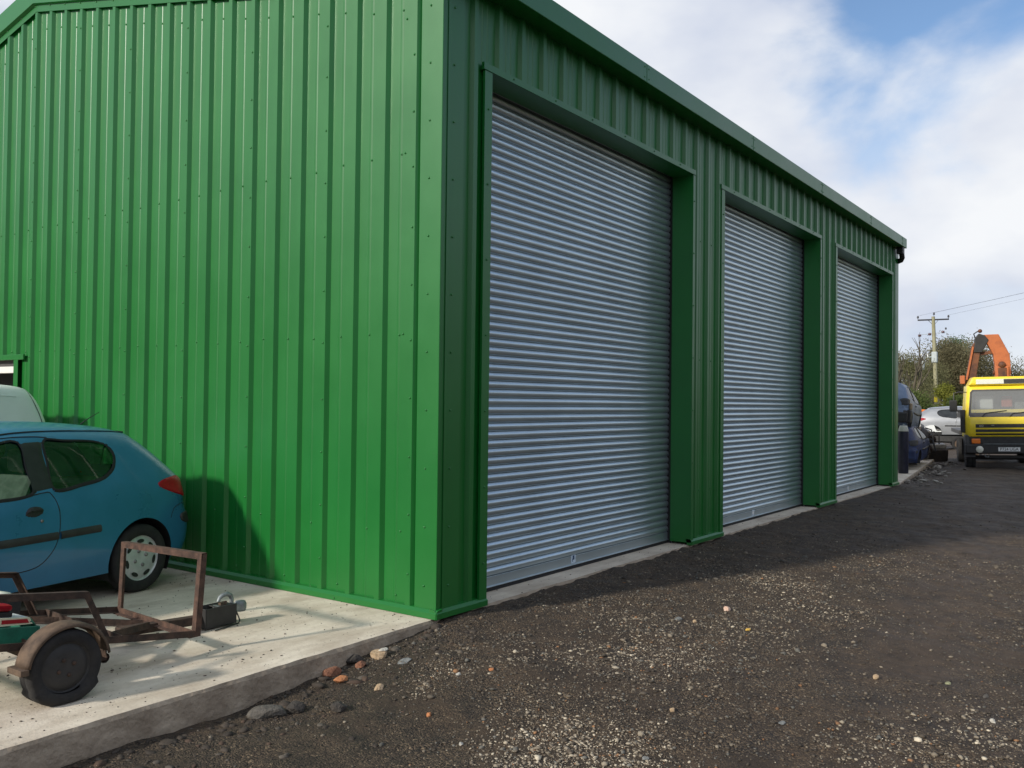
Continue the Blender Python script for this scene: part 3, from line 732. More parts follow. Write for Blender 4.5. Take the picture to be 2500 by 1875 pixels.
def inside(poly, x, y):
    c = False; n = len(poly); j = n-1
    for i in range(n):
        xi, yi = poly[i]; xj, yj = poly[j]
        if (yi > y) != (yj > y) and x < (xj-xi)*(y-yi)/(yj-yi)+xi: c = not c
        j = i
    return c
class Body:
    """a vehicle shell: side sheets inflated from a side view, joined by cross strips"""
    def __init__(s, top, zbot, width, r, bulge=0.03, step=0.03, grid=0.07):
        s.top = catmull(top, step); s.zbot = zbot; s.width = width; s.r = r; s.bulge = bulge; s.grid = grid
        s.poly = list(s.top)
        s.arr = np.array(s.top)
    def dist(s, x, z):
        a = s.arr[:-1]; b = s.arr[1:]; p = np.array((x, z)); ab = b-a
        t = np.clip(((p-a)*ab).sum(1)/np.maximum((ab*ab).sum(1), 1e-9), 0, 1)
        return float(np.sqrt((((a+ab*t[:, None])-p)**2).sum(1)).min())
    def y(s, x, z):
        d = s.dist(x, z); u = 1-min(d/s.r, 1)
        return s.width(x, z) - s.r*(1-math.sqrt(max(0, 1-u*u)))
    def sheet(s, regions, arches):
        """regions: list of (name, polygon). returns {name: (verts, tris)} in side view"""
        pts = list(s.top); n0 = len(pts); edges_ = [(i, (i+1) % n0) for i in range(n0)]
        def loop(pl):
            k = len(pts); pts.extend(pl); m = len(pl); edges_.extend((k+i, k+(i+1) % m) for i in range(m))
        for _, pl in regions: loop(pl)
        for (cx, cz, rr) in arches: loop([(cx+rr*math.cos(2*math.pi*i/48), cz+rr*math.sin(2*math.pi*i/48)) for i in range(48)])
        tp = s.arr
        for i in range(1, len(tp)-1):
            t = tp[i+1]-tp[i-1]; nrm = np.array((t[1], -t[0]))/max(1e-9, np.linalg.norm(t))
            for f in (0.05, 0.15, 0.32, 0.55, 0.85):
                for sg_ in (1,):
                    q = tp[i] + nrm*f*s.r*s.side
                    if inside(s.poly, q[0], q[1]): pts.append((float(q[0]), float(q[1])))
        x0, z0 = s.arr.min(0); x1, z1 = s.arr.max(0)
        for i in range(int((x1-x0)/s.grid)+1):
            for j in range(int((z1-z0)/s.grid)+1):
                q = (x0+i*s.grid + (0.5*s.grid if j % 2 else 0), z0+j*s.grid)
                if inside(s.poly, *q): pts.append(q)
        r_ = delaunay_2d_cdt([Vector(p) for p in pts], edges_, [], 0, 1e-5)
        vs2 = [(v.x, v.y) for v in r_[0]]; out = {}
        for f in r_[2]:
            cx = sum(vs2[i][0] for i in f)/3; cz = sum(vs2[i][1] for i in f)/3
            if not inside(s.poly, cx, cz): continue
            if any((cx-a)**2+(cz-b)**2 < rr*rr for a, b, rr in arches): continue
            nm = 'body'
            for name, pl in regions:
                if inside(pl, cx, cz): nm = name
            out.setdefault(nm, []).append(f)
        return vs2, out
    def emit(s, vs2, tris, sides=(-1, 1), off=0.0):
        mb = MB()
        used = sorted({i for f in tris for i in f}); idx = {u: k for k, u in enumerate(used)}
        for sd in sides:
            mb.add([(vs2[u][0], sd*(s.y(*vs2[u])+off), vs2[u][1]) for u in used], [tuple(idx[i] for i in f) for f in tris], True)
        return mb
    def strips(s, zones):
        """cross strips over the outline; zones: list of (name, i0, i1 fractions by point test function)"""
        res = {}
        T = s.arr; n = len(T); ny = 10
        rowsv = []
        for i in range(n):
            t = T[min(i+1, n-1)]-T[max(i-1, 0)]; nrm = np.array((-t[1], t[0]))/max(1e-9, np.linalg.norm(t))*s.side
            yb = s.width(*T[i])-s.r
            rowsv.append([(T[i][0]+nrm[0]*s.bulge*(1-(2*j/ny-1)**2), (2*j/ny-1)*yb, T[i][1]+nrm[1]*s.bulge*(1-(2*j/ny-1)**2)) for j in range(ny+1)])
        for i in range(n-1):
            m = (T[i]+T[i+1])/2; nm = 'body'
            for name, fn in zones:
                if fn(m[0], m[1]): nm = name
            for j in range(ny):
                nn = nm if (nm != 'body' and 0 < j < ny-1) else 'body'
                res.setdefault(nn, MB()).add([rowsv[i][j], rowsv[i][j+1], rowsv[i+1][j+1], rowsv[i+1][j]], [(0,1,2,3)], True)
        return res
def ribbon(body, pts, w, off, sides=(-1,), thick=0.0):
    """thin strip following a side-view polyline on the surface"""
    mb = MB(); P = catmull(pts, 0.03)
    for sd in sides:
        rows_ = []
        for i, p in enumerate(P):
            t = Vector(P[min(i+1, len(P)-1)])-Vector(P[max(i-1, 0)]); nrm = Vector((-t.y, t.x)).normalized()*w/2
            a = (p[0]+nrm.x, p[1]+nrm.y); b = (p[0]-nrm.x, p[1]-nrm.y)
            ya, yb = body.y(*a), body.y(*b)
            rows_.append([(a[0], sd*(ya-0.001), a[1]), (a[0]*0.8+b[0]*0.2, sd*(ya+off), a[1]*0.8+b[1]*0.2), (a[0]*0.2+b[0]*0.8, sd*(yb+off), a[1]*0.2+b[1]*0.8), (b[0], sd*(yb-0.001), b[1])])
        vs2 = [q for r_ in rows_ for q in r_]
        mb.add(vs2, [(i*4+j, i*4+j+1, (i+1)*4+j+1, (i+1)*4+j) for i in range(len(rows_)-1) for j in range(3)], True)
    return mb
def patch(body, poly, off, sides=(-1,), step=0.02):
    """raised lens or trim with a side-view outline, lying on the surface"""
    n0 = len(poly); pts = list(poly); e = [(i, (i+1) % n0) for i in range(n0)]
    a = np.array(poly); x0, z0 = a.min(0); x1, z1 = a.max(0); c = a.mean(0)
    for f in (0.93, 0.8): pts += [tuple(c+(p-c)*f) for p in a]
    x = x0
    while x < x1:
        z = z0
        while z < z1:
            if inside(poly, x, z): pts.append((x, z))
            z += step
        x += step
    r_ = delaunay_2d_cdt([Vector(p) for p in pts], e, [], 0, 1e-5)
    vs2 = [(v.x, v.y) for v in r_[0]]; mb = MB()
    fs = [f for f in r_[2] if inside(poly, sum(vs2[i][0] for i in f)/3, sum(vs2[i][1] for i in f)/3)]
    bset = {tuple(round(q, 4) for q in p) for p in poly}
    for sd in sides:
        mb.add([(p[0], sd*(body.y(*p)+(off if (round(p[0], 4), round(p[1], 4)) not in bset else -0.002)), p[1]) for p in vs2], [tuple(f) for f in fs], True)
    return mb
def wheel(parent, x, y, z, R_, w, sd, trim='hub', nslot=7, flat=0.0, rotx=0.0):
    """wheel facing sd*y: tyre with rim and trim as sub-parts"""
    t = MB(); rr = R_*0.66
    prof_ = [(rr, -w*0.40), (rr+0.01, -w*0.46), (R_*0.90, -w*0.5), (R_*0.965, -w*0.43), (R_, -w*0.32), (R_, -w*0.1), (R_*0.985, -w*0.09), (R_*0.985, -w*0.05), (R_, -w*0.04), (R_, w*0.32), (R_*0.965, w*0.43), (R_*0.90, w*0.5), (rr, w*0.42)]
    t.lathe(prof_, 40, 'y')
    if flat:
        t.v = [(vx*(1+0.10*(vz < -R_*0.55)), vy*(1+0.25*(vz < -R_*0.55)), max(vz, -R_+flat)) for vx, vy, vz in t.v]
    ty = t.build('wheel', 'tyre', parent, loc=(x, y, z))
    f = sd*w*0.5
    d = MB(); d.lathe([(rr, 0.40*w*sd), (rr*0.97, 0.30*w*sd), (rr*0.90, 0.34*w*sd), (rr*0.6, 0.44*w*sd), (rr*0.3, 0.40*w*sd), (0.0, 0.40*w*sd)], 40, 'y')
    rim = d.build('wheel_trim' if trim == 'hub' else 'rim', trim, ty)
    if nslot:
        s_ = MB()
        for k in range(nslot):
            a = 2*math.pi*k/nslot + 0.3 + rotx; n_ = 12
            c = Vector((math.cos(a), 0, math.sin(a)))*rr*0.76; tn = Vector((-math.sin(a), 0, math.cos(a))); rd = Vector((math.cos(a), 0, math.sin(a)))
            ring = [c + tn*math.cos(2*math.pi*i/n_)*rr*0.20 + rd*math.sin(2*math.pi*i/n_)*rr*0.095 + Vector((0, sd*w*0.418, 0)) for i in range(n_)]
            s_.add(ring, [tuple(range(n_))])
        s_.build('slot', 'black_plastic', ty, fixn=False)
    nb = MB()
    for k in range(4):
        a = math.pi/2*k + 0.35; nb.lathe([(rr*0.085, 0), (rr*0.085, sd*0.006), (rr*0.045, sd*0.012), (0, sd*0.012)], 10, 'y', (math.cos(a)*rr*0.33, sd*w*0.405, math.sin(a)*rr*0.33))
    nb.build('wheel_nut', 'alloy' if trim == 'hub' else 'rust_dark', ty)
    return ty

def hatchback(root, paint, side_panel='door', full=True, wheels=True, two_tone=False, nslot=7):
    """three-door hatchback, rear at x=0, nose at x=-3.83; returns Body"""
    top = [(-0.06, 0.22), (0.0, 0.34), (0.02, 0.52), (0.0, 0.62), (-0.03, 0.72), (-0.05, 0.90), (-0.10, 0.99), (-0.33, 1.20), (-0.50, 1.325), (-0.60, 1.372), (-0.85, 1.402), (-1.25, 1.425), (-1.65, 1.42), (-2.0, 1.38), (-2.25, 1.30), (-2.65, 1.10), (-3.0, 0.95), (-3.35, 0.86), (-3.62, 0.76), (-3.78, 0.62), (-3.83, 0.48), (-3.80, 0.30), (-3.72, 0.21)]
    def width(x, z):
        if z < 0.93: w = 0.795 + 0.035*math.sin(max(0, min(1, (z-0.2)/0.7))*math.pi) + 0.010*math.exp(-((z-0.80)/0.05)**2)
        else:
            w = 0.795 - (z-0.93)*0.42
        w -= 0.05*max(0, (x+0.8))**2*1.6 + 0.06*max(0, (-3.0-x))
        return w
    b = Body(top, 0.2, width, 0.17, 0.035); b.side = 1
    # orientation of the outline (rear, up, over, nose): outward normal sign
    b.side = -1 if inside(b.poly, *(np.array(b.top[60]) + 0.02*np.array((-(b.arr[61]-b.arr[59])[1], (b.arr[61]-b.arr[59])[0]))/np.linalg.norm(b.arr[61]-b.arr[59]))) else 1
    qwin = closed_spline([(-1.47, 0.945), (-1.20, 0.965), (-0.98, 1.005), (-0.86, 1.09), (-0.83, 1.17), (-0.87, 1.26), (-0.98, 1.305), (-1.25, 1.322), (-1.45, 1.325), (-1.47, 1.15)], 0.03)
    dwin = closed_spline([(-1.66, 0.925), (-2.1, 0.895), (-2.62, 0.87), (-2.74, 0.89), (-2.60, 1.0), (-2.32, 1.20), (-2.10, 1.29), (-1.85, 1.315), (-1.66, 1.318), (-1.655, 1.1)], 0.03)
    door = closed_spline([(-1.515, 0.93), (-1.46, 0.84), (-1.438, 0.72), (-1.455, 0.58), (-1.51, 0.47), (-1.62, 0.38), (-1.80, 0.355), (-2.2, 0.345), (-2.55, 0.35), (-2.75, 0.42), (-2.80, 0.65), (-2.78, 0.86), (-2.2, 0.885), (-1.7, 0.915)], 0.03)
    arches = [(-0.62, 0.29, 0.345), (-3.06, 0.29, 0.345)]
    bpil = [(-1.655, 0.925), (-1.47, 0.945), (-1.47, 1.325), (-1.66, 1.318)]
    regs = [('door', door), ('window', dwin), ('quarter_window', qwin)]
    vs2, tri = b.sheet(regs, arches)
    shell = b.emit(vs2, tri['body'])
    st = b.strips([('rear_window', lambda x, z: -0.50 < x < -0.10 and z > 1.0), ('windscreen', lambda x, z: -2.9 < x < -2.06 and z > 0.98)])
    shell.v, shell.f, shell.sm = shell.v + st['body'].v, shell.f + [tuple(i+len(shell.v) for i in f) for f in st['body'].f], shell.sm + st['body'].sm
    shell.build('body', paint, root)
    gm = 'glass' if full else 'glass_tint'
    for nm, key in (('rear_window', 'rear_window'), ('windscreen', 'windscreen')):
        if key in st: st[key].build(nm, ('glass_tint' if nm == 'rear_window' else gm) if full else 'dusty_glass', root)
    for sd in (-1, 1):
        dr = b.emit(vs2, tri['door'], (sd,)).build('door', paint, root)
        b.emit(vs2, tri['window'], (sd,), -0.012).build('window', gm if full else 'dusty_glass', dr)
        b.emit(vs2, tri['quarter_window'], (sd,), -0.012).build('quarter_window', gm if full else 'dusty_glass', root)
        ribbon(b, door[::2] + [door[0]], 0.010, 0.0012, (sd,)).build('door_gap', 'black_rubber', dr)
        hp = closed_spline([(-1.735, 0.775), (-1.69, 0.758), (-1.64, 0.757), (-1.595, 0.775), (-1.58, 0.803), (-1.61, 0.828), (-1.66, 0.835), (-1.71, 0.822)], 0.02)
        patch(b, hp, 0.004, (sd,)).build('handle_recess', 'black_plastic', dr)
        patch(b, closed_spline([(-1.725, 0.79), (-1.66, 0.80), (-1.60, 0.80), (-1.61, 0.82), (-1.66, 0.83), (-1.71, 0.815)], 0.02), 0.016, (sd,)).build('handle', 'black_plastic', dr)
        MB().lathe([(0.013, 0), (0.012, sd*0.006), (0, sd*0.007)], 12, 'y', (-1.598, sd*b.y(-1.598, 0.72), 0.72)).build('lock', 'alloy', dr)
        # window surrounds and the dark B-pillar
        ribbon(b, qwin[::2] + [qwin[0]], 0.028, 0.002, (sd,)).build('window_seal', 'black_rubber', root)
        ribbon(b, dwin[::2] + [dwin[0]], 0.028, 0.002, (sd,)).build('window_seal', 'black_rubber', dr)
        patch(b, [(-1.655, 0.93), (-1.47, 0.95), (-1.47, 1.315), (-1.655, 1.31)], 0.003, (sd,), 0.04).build('pillar_trim', 'black_plastic', root)
        ribbon(b, [(-1.065, 0.602), (-1.25, 0.598), (-1.44, 0.592)], 0.062, 0.014, (sd,)).build('side_moulding', 'truck_black', root)
        ribbon(b, [(-1.46, 0.592), (-1.9, 0.585), (-2.4, 0.58), (-2.77, 0.578)], 0.062, 0.014, (sd,)).build('side_moulding', 'truck_black', dr)
        ribbon(b, [(-0.56, 1.362), (-0.75, 1.378), (-1.25, 1.393), (-1.65, 1.385), (-2.0, 1.345)], 0.014, 0.002, (sd,)).build('roof_gutter', 'black_rubber', root)
        ribbon(b, [(-1.40, 1.342), (-1.50, 1.352), (-1.75, 1.350), (-2.05, 1.318), (-2.3, 1.23)], 0.008, 0.0012, (sd,)).build('door_top_gap', 'black_rubber', dr)
        lamp = closed_spline([(-0.435, 0.912), (-0.36, 0.945), (-0.22, 0.965), (-0.085, 0.955), (-0.05, 0.90), (-0.035, 0.80), (-0.06, 0.765), (-0.16, 0.79), (-0.30, 0.835), (-0.40, 0.875)], 0.02)
        patch(b, lamp, 0.010, (sd,)).build('tail_lamp', 'red_lens', root)
        patch(b, closed_spline([(-0.18, 0.62), (-0.09, 0.635), (-0.02, 0.625), (-0.02, 0.54), (-0.09, 0.535), (-0.17, 0.565)], 0.02), 0.016, (sd,)).build('bumper_corner', 'truck_black', root)
        ribbon(b, [(-0.02, 0.72), (-0.16, 0.715), (-0.26, 0.68), (-0.30, 0.60)], 0.008, 0.0012, (sd,)).build('bumper_gap', 'black_rubber', root)
        for cx, cz, rr in arches:
            a = MB()
            pr_ = [(cx+(rr+0.004)*math.cos(t), cz+(rr+0.004)*math.sin(t)) for t in [R(-25)+R(230)*i/24 for i in range(25)]]
            y1 = min(b.y(p[0], min(p[1], 0.62)) for p in pr_)
            a.add([(p[0], sd*0.45, p[1]) for p in pr_] + [(p[0], sd*(b.y(*p)-0.004), p[1]) for p in pr_], [(i, i+1, i+26, i+25) for i in range(24)], True)
            a.build('wheel_arch_liner', 'black_plastic', root)
        hl = closed_spline([(-3.45, 0.72), (-3.60, 0.70), (-3.72, 0.62), (-3.70, 0.56), (-3.58, 0.58), (-3.44, 0.66)], 0.03)
        patch(b, hl, 0.008, (sd,), 0.04).build('headlamp', 'clear_lens', root)
    # floor, interior
    MB().box(-3.6, -0.12, -0.50, 0.50, 0.20, 0.30).box(-2.7, -1.0, -0.72, 0.72, 0.20, 0.30).build('floor_pan', 'black_plastic', root)
    MB().box(-3.0, -2.9, -0.66, 0.66, 0.30, 0.86).box(-2.9, -2.55, -0.62, 0.62, 0.62, 0.86).build('dashboard', 'cab_cloth', root, bevel=0.03)
    MB().box(-0.95, -0.15, -0.52, 0.52, 0.88, 0.91).build('parcel_shelf', 'black_plastic', root)
    for sy_ in (-0.36, 0.36):
        s_ = MB(); s_.prism([(-2.15, 0.40), (-1.62, 0.36), (-1.40, 1.02), (-1.50, 1.06), (-1.72, 0.55), (-2.15, 0.56)], sy_-0.23, sy_+0.23)
        se = s_.build('front_seat', 'cab_cloth', root, bevel=0.05)
        MB().box(-1.49, -1.38, sy_-0.13, sy_+0.13, 1.06, 1.25).build('headrest', 'cab_cloth', se, bevel=0.045)
    MB().prism([(-1.25, 0.40), (-0.78, 0.36), (-0.62, 0.93), (-0.74, 0.96), (-0.88, 0.55), (-1.25, 0.54)], -0.56, 0.56).build('rear_seat', 'cab_cloth', root, bevel=0.05)
    if wheels:
        for cx in (-0.62, -3.06):
            for sd in (-1, 1): wheel(root, cx, sd*0.725, 0.29, 0.29, 0.17, sd, nslot=nslot, rotx=0.4)
    return b

# the blue hatchback backed up to the gable
hb = thing('hatchback_car', 'blue three-door hatchback parked with its tail against the green gable', 'car', (-0.390, 3.491, 0.0), (0, 0, 0.185))
hbody = hatchback(hb, 'car_blue')
MB().tube([(-0.60, 0.0, 1.42), (-0.52, 0.0, 1.47), (-0.40, 0.0, 1.53)], [0.006, 0.004, 0.003], 6).build('aerial', 'black_plastic', hb)
MB().tube([(-0.12, 0.30, 1.02), (-0.30, 0.05, 1.20), (-0.34, -0.05, 1.235)], 0.008, 6).build('rear_wiper', 'black_plastic', hb)

# white van behind it
vn = thing('small_van', 'white panel van standing behind the blue hatchback', 'van', (-0.30, 5.92, 0.0), (0, 0, 0.06))
vtop = [(-0.02, 0.25), (0.0, 0.5), (-0.01, 0.9), (-0.06, 1.25), (-0.16, 1.55), (-0.26, 1.70), (-0.38, 1.765), (-0.7, 1.79), (-1.5, 1.80), (-2.2, 1.77), (-2.45, 1.68), (-3.0, 1.22), (-3.3, 1.02), (-3.8, 0.92), (-4.0, 0.78), (-4.08, 0.5), (-4.05, 0.25)]
def vwidth(x, z): return 0.83 - (max(0, z-0.95)*0.10) - 0.05*max(0, x+0.5)**2 - 0.04*max(0, -3.2-x)
vb = Body(vtop, 0.25, vwidth, 0.11, 0.02); vb.side = 1
if inside(vb.poly, *(np.array(vb.top[60]) + 0.02*np.array((-(vb.arr[61]-vb.arr[59])[1], (vb.arr[61]-vb.arr[59])[0]))/np.linalg.norm(vb.arr[61]-vb.arr[59]))): vb.side = -1
vdwin = closed_spline([(-2.0, 1.02), (-2.75, 0.98), (-2.85, 1.02), (-2.45, 1.50), (-2.2, 1.60), (-2.0, 1.61)], 0.04)
vs2, tri = vb.sheet([('window', vdwin)], [(-0.75, 0.3, 0.36), (-3.35, 0.3, 0.36)])
st = vb.strips([('windscreen', lambda x, z: -3.2 < x < -2.5 and z > 1.06)])
sh = vb.emit(vs2, tri['body']); n0 = len(sh.v); sh.v += st['body'].v; sh.f += [tuple(i+n0 for i in f) for f in st['body'].f]; sh.sm += st['body'].sm
sh.build('body', 'van_white', vn)
vb.emit(vs2, tri['window'], (-1, 1), -0.01).build('window', 'glass_tint', vn); st['windscreen'].build('windscreen', 'glass_tint', vn)
for sd in (-1, 1):
    # pressed side panel with a raised rounded border, and the rear door gap
    ribbon(vb, [(-1.9, 0.75), (-1.9, 1.45), (-1.82, 1.55), (-0.80, 1.555), (-0.62, 1.52), (-0.54, 1.44), (-0.45, 1.10), (-0.42, 0.75)], 0.05, -0.008, (sd,)).build('panel_pressing', 'van_white', vn)
    ribbon(vb, [(-1.9, 1.68), (-0.7, 1.675), (-0.46, 1.665)], 0.02, 0.006, (sd,)).build('roof_seam', 'van_white', vn)
    ribbon(vb, [(-0.315, 1.728), (-0.27, 1.62), (-0.20, 1.45), (-0.16, 1.28), (-0.13, 1.0), (-0.12, 0.5)], 0.012, 0.0015, (sd,)).build('rear_door_gap', 'black_rubber', vn)
    for cx in (-0.75, -3.35): wheel(vn, cx, sd*0.74, 0.30, 0.30, 0.18, sd)
MB().box(-3.9, -0.15, -0.6, 0.6, 0.2, 0.32).box(-2.0, -1.96, -0.72, 0.72, 0.3, 1.65).build('floor_pan', 'black_plastic', vn)

# ---------------------------------------------------------------- rusty trailer
tl = thing('rusty_trailer', 'small rusty iron trailer frame with upright hoop and flat tyre on the slab', 'trailer', (0, 0, 0))
def abar(name, a, b, u1, u2, w=0.05, t=0.006, m='rust'): return MB().angle(a, b, w, t, u1, u2).build(name, m, tl)
FR, FL = Vector((-1.70, 0.61, 0.105)), Vector((-1.63, 1.64, 0.105))
RR, RL = Vector((-3.45, 0.555, 0.36)), Vector((-3.40, 1.60, 0.36))
xd = (FR-RR).normalized()
abar('side_rail', FR, RR, (0, 0, 1), (0, 1, 0), 0.042, 0.006, 'rust_dark')
abar('side_rail', FL, RL, (0, 0, 1), (0, -1, 0), 0.042, 0.006, 'rust_dark')
abar('front_rail', FR, FL, (0, 0, 1), (-1, 0, 0), 0.042, 0.006, 'rust')
abar('rear_rail', RR, RL, (0, 0, 1), (1, 0, 0), 0.042, 0.006, 'rust_dark')
FRt, FLt = Vector((-1.66, 0.61, 0.645)), Vector((-1.61, 1.64, 0.615))
abar('hoop_post', FR, FRt, (0, 1, 0), (1, 0, 0), 0.042, 0.006, 'rust')
abar('hoop_post', FL, FLt, (0, -1, 0), (1, 0, 0), 0.042, 0.006, 'rust')
abar('hoop_top', FRt, FLt, (0, 0, -1), (1, 0, 0), 0.042, 0.006, 'rust')
for f in (0.30, 0.62):
    a = FR.lerp(RR, f); b = FL.lerp(RL, f); abar('cross_member', a, b, (0, 0, 1), (1, 0, 0), 0.045, 0.006, 'rust_dark')
# raised side rails with a sloping strut at the front end
S1 = Vector((-2.41, 0.64, 0.515)); S0 = Vector((-3.5, 0.60, 0.66)); SB = Vector((-2.27, 0.645, 0.215))
abar('raised_rail', S0, S1, (0, 0, -1), (0, 1, 0), 0.04, 0.006, 'rust_dark'); abar('strut', S1, SB, (-1, 0, 0), (0, 1, 0), 0.04, 0.006, 'rust_dark')
S1b, S0b, SBb = S1+Vector((0.03, 0.95, 0)), S0+Vector((0.03, 0.95, 0)), SB+Vector((0.03, 0.95, 0))
abar('raised_rail', S0b, S1b, (0, 0, -1), (0, -1, 0), 0.04, 0.006, 'rust_dark'); abar('strut', S1b, SBb, (-1, 0, 0), (0, -1, 0), 0.04, 0.006, 'rust_dark')
# drawbar: two diagonals and a short tongue
NOSE = Vector((-1.30, 1.10, 0.075))
abar('drawbar_arm', Vector((-2.45, 0.66, 0.19)), Vector((-1.74, 1.06, 0.10)), (0, 0, 1), (0, 1, 0), 0.045, 0.006, 'rust_dark')
abar('drawbar_arm', Vector((-2.40, 1.58, 0.19)), Vector((-1.74, 1.14, 0.10)), (0, 0, 1), (0, -1, 0), 0.045, 0.006, 'rust_dark')
MB().bar((-1.95, 1.10, 0.11), NOSE, 0.07, 0.06).build('tongue', 'rust_dark', tl, bevel=0.004)
MB().box(-1.32, -1.312, 1.03, 1.17, 0.012, 0.155).box(-1.312, -1.05, 1.03, 1.038, 0.012, 0.155).box(-1.312, -1.05, 1.162, 1.17, 0.012, 0.155).box(-1.312, -1.05, 1.038, 1.162, 0.012, 0.02).box(-1.20, -1.05, 1.038, 1.162, 0.14, 0.148).build('hitch_box', 'truck_black', tl, bevel=0.003)
cp = MB().bar((-1.19, 1.10, 0.125), (-1.02, 1.10, 0.112), 0.062, 0.05)
cp.lathe([(0.0, -0.035), (0.040, -0.030), (0.045, -0.005), (0.045, 0.025), (0.036, 0.045), (0.0, 0.050)], 18, 'z', (-0.965, 1.10, 0.105))
cp.bar((-1.04, 1.10, 0.112), (-0.965, 1.10, 0.108), 0.07, 0.055)
cpo = cp.build('coupling', 'galv', tl, bevel=0.004)
MB().tube([(-1.045, 1.10, 0.135), (-1.045, 1.10, 0.175), (-1.055, 1.10, 0.205), (-1.085, 1.10, 0.222), (-1.125, 1.10, 0.217), (-1.150, 1.10, 0.203), (-1.165, 1.10, 0.175)], [0.016, 0.016, 0.017, 0.017, 0.016, 0.015, 0.012], 8).build('release_handle', 'galv', cpo)
MB().box(-1.15, -1.12, 1.085, 1.115, 0.148, 0.165).lathe([(0.012, 0), (0.012, 0.03), (0, 0.032)], 8, 'z', (-1.10, 1.10, 0.14)).build('latch', 'rust_tan', cpo)
MB().tube([(-1.03, 1.07, 0.10), (-1.02, 1.05, 0.05), (-1.01, 1.045, 0.02), (-1.03, 1.03, 0.007), (-1.15, 1.0, 0.007), (-1.28, 0.97, 0.007)], 0.005, 6).build('breakaway_cable', 'black_plastic', tl)
# axle, wheels, mudguards
MB().bar((-2.70, 0.42, 0.19), (-2.66, 1.82, 0.19), 0.05, 0.05).build('axle', 'rust_dark', tl)
for yy, sd in ((0.385, -1), (1.835, 1)):
    wheel(tl, -2.705, yy, 0.192, 0.205, 0.135, sd, trim='truck_black', nslot=0, flat=0.014)
    g = MB(); c = Vector((-2.69, yy, 0.20)); rg = 0.238; n_ = 22; prof_ = [(-0.072, -0.020), (-0.068, -0.004), (-0.045, 0.004), (0.045, 0.004), (0.068, -0.004), (0.072, -0.020)]
    A = [R(6) + R(166)*i/n_ for i in range(n_+1)]
    rws = [[(c.x + (rg+pz)*math.cos(a)*1.0, c.y+py, c.z + (rg+pz)*math.sin(a)*0.95) for py, pz in prof_] for a in A]
    rws.append([(x+0.015, y, z-0.10) for x, y, z in rws[0]]) if False else None
    vv = [q for r_ in rws for q in r_]
    g.add(vv, [(i*6+j, i*6+j+1, (i+1)*6+j+1, (i+1)*6+j) for i in range(len(rws)-1) for j in range(5)], True)
    gd_ = g.build('mudguard', 'rust_tan', tl)
    sm_ = gd_.modifiers.new('thick', 'SOLIDIFY'); sm_.thickness = 0.004
    MB().box(c.x-rg-0.03, c.x-rg+0.015, yy-0.074, yy+0.074, 0.200, 0.232).build('guard_end_plate', 'rust_tan', gd_, bevel=0.003)
    sy_ = 0.06 if sd < 0 else -0.06
    MB().bar((c.x+rg*0.98, yy+sy_, 0.33), (c.x+rg+0.035, yy+sy_, 0.165), 0.05, 0.006, (1, 0, 0)).build('guard_stay', 'rust_dark', tl)
    MB().box(-2.50, -2.38, yy+(0.10 if sd < 0 else -0.15), yy+(0.15 if sd < 0 else -0.10), 0.13, 0.20).lathe([(0.03, -0.03), (0.03, 0.03), (0, 0.03)], 10, 'y', (-2.40, yy+(0.12 if sd < 0 else -0.12), 0.15)).build('spring_hanger', 'rust_dark', tl, bevel=0.006)
# load lying on the trailer
ct = thing('green_crate', 'green plastic tray lying on the rusty trailer under the light board', 'crate', (-2.98, 0.90, 0.30), (0, R(8.3), 0.05))
MB().box(-0.42, 0.27, -0.22, 0.22, 0.0, 0.02).build('tray_base', 'crate_green', ct)
for a in ((-0.42, 0.27, -0.235, -0.22, 0, 0.10), (-0.42, 0.27, 0.22, 0.235, 0, 0.10), (0.27, 0.285, -0.235, 0.235, 0, 0.10), (-0.435, -0.42, -0.235, 0.235, 0, 0.10)):
    MB().box(*a).build('tray_wall', 'crate_green', ct, bevel=0.004)
MB().tube([(0.20, -0.18, 0.10), (0.24, -0.20, 0.125), (0.27, -0.19, 0.10), (0.26, -0.15, 0.13), (0.22, -0.15, 0.11)], 0.012, 6).build('rope_knot', 'crate_green', ct)
lb = thing('lighting_board', 'white trailer lighting board with red triangle reflector on the green tray', 'light board', (-2.86, 0.80, 0.385), (0, R(8.3), 0.05))
MB().box(-0.60, 0.135, -0.09, 0.09, 0.012, 0.045).build('board', 'board_white', lb, bevel=0.004)
MB().prism([(-0.05, 0.002), (0.150, 0.010), (0.128, 0.046), (-0.05, 0.047)], -0.103, -0.0925).build('reflector_edge', 'board_cream', lb)
MB().prism([(-0.03, 0.015), (0.128, 0.017), (0.112, 0.039), (-0.03, 0.037)], -0.1055, -0.1035).build('red_reflector', 'board_red', lb)
lm = MB().box(-0.10, 0.045, -0.07, 0.03, 0.046, 0.075).build('lamp_base', 'black_plastic', lb, bevel=0.006)
MB().box(-0.10, 0.045, -0.07, 0.03, 0.0755, 0.115).build('red_lamp', 'red_lens', lb, bevel=0.018)
MB().lathe([(0.0, 0.028), (0.05, 0.022), (0.072, 0.006), (0.075, -0.004), (0.06, -0.01), (0, -0.01)], 20, 'z', (0.02, 0.05, 0.150)).build('clear_lamp', 'clear_lens', lb)
bx_ = thing('dark_tool_box', 'dark box standing on the trailer behind the lighting board', 'box', (-2.86, 1.22, 0.345), (0, R(8.3), 0.05))
MB().box(-0.35, 0.27, -0.13, 0.13, 0.0, 0.125).build('box_body', 'truck_black', bx_, bevel=0.008)
MB().box(-0.36, 0.275, -0.135, 0.135, 0.127, 0.145).build('box_lid', 'galv', bx_, bevel=0.006)

# ---------------------------------------------------------------- yellow crane truck
tk = thing('crane_truck', 'yellow lorry with folded orange loader crane standing beyond the shed', 'truck', (22.79, -1.21, -0.14), (R(-1.6), 0, R(13)))
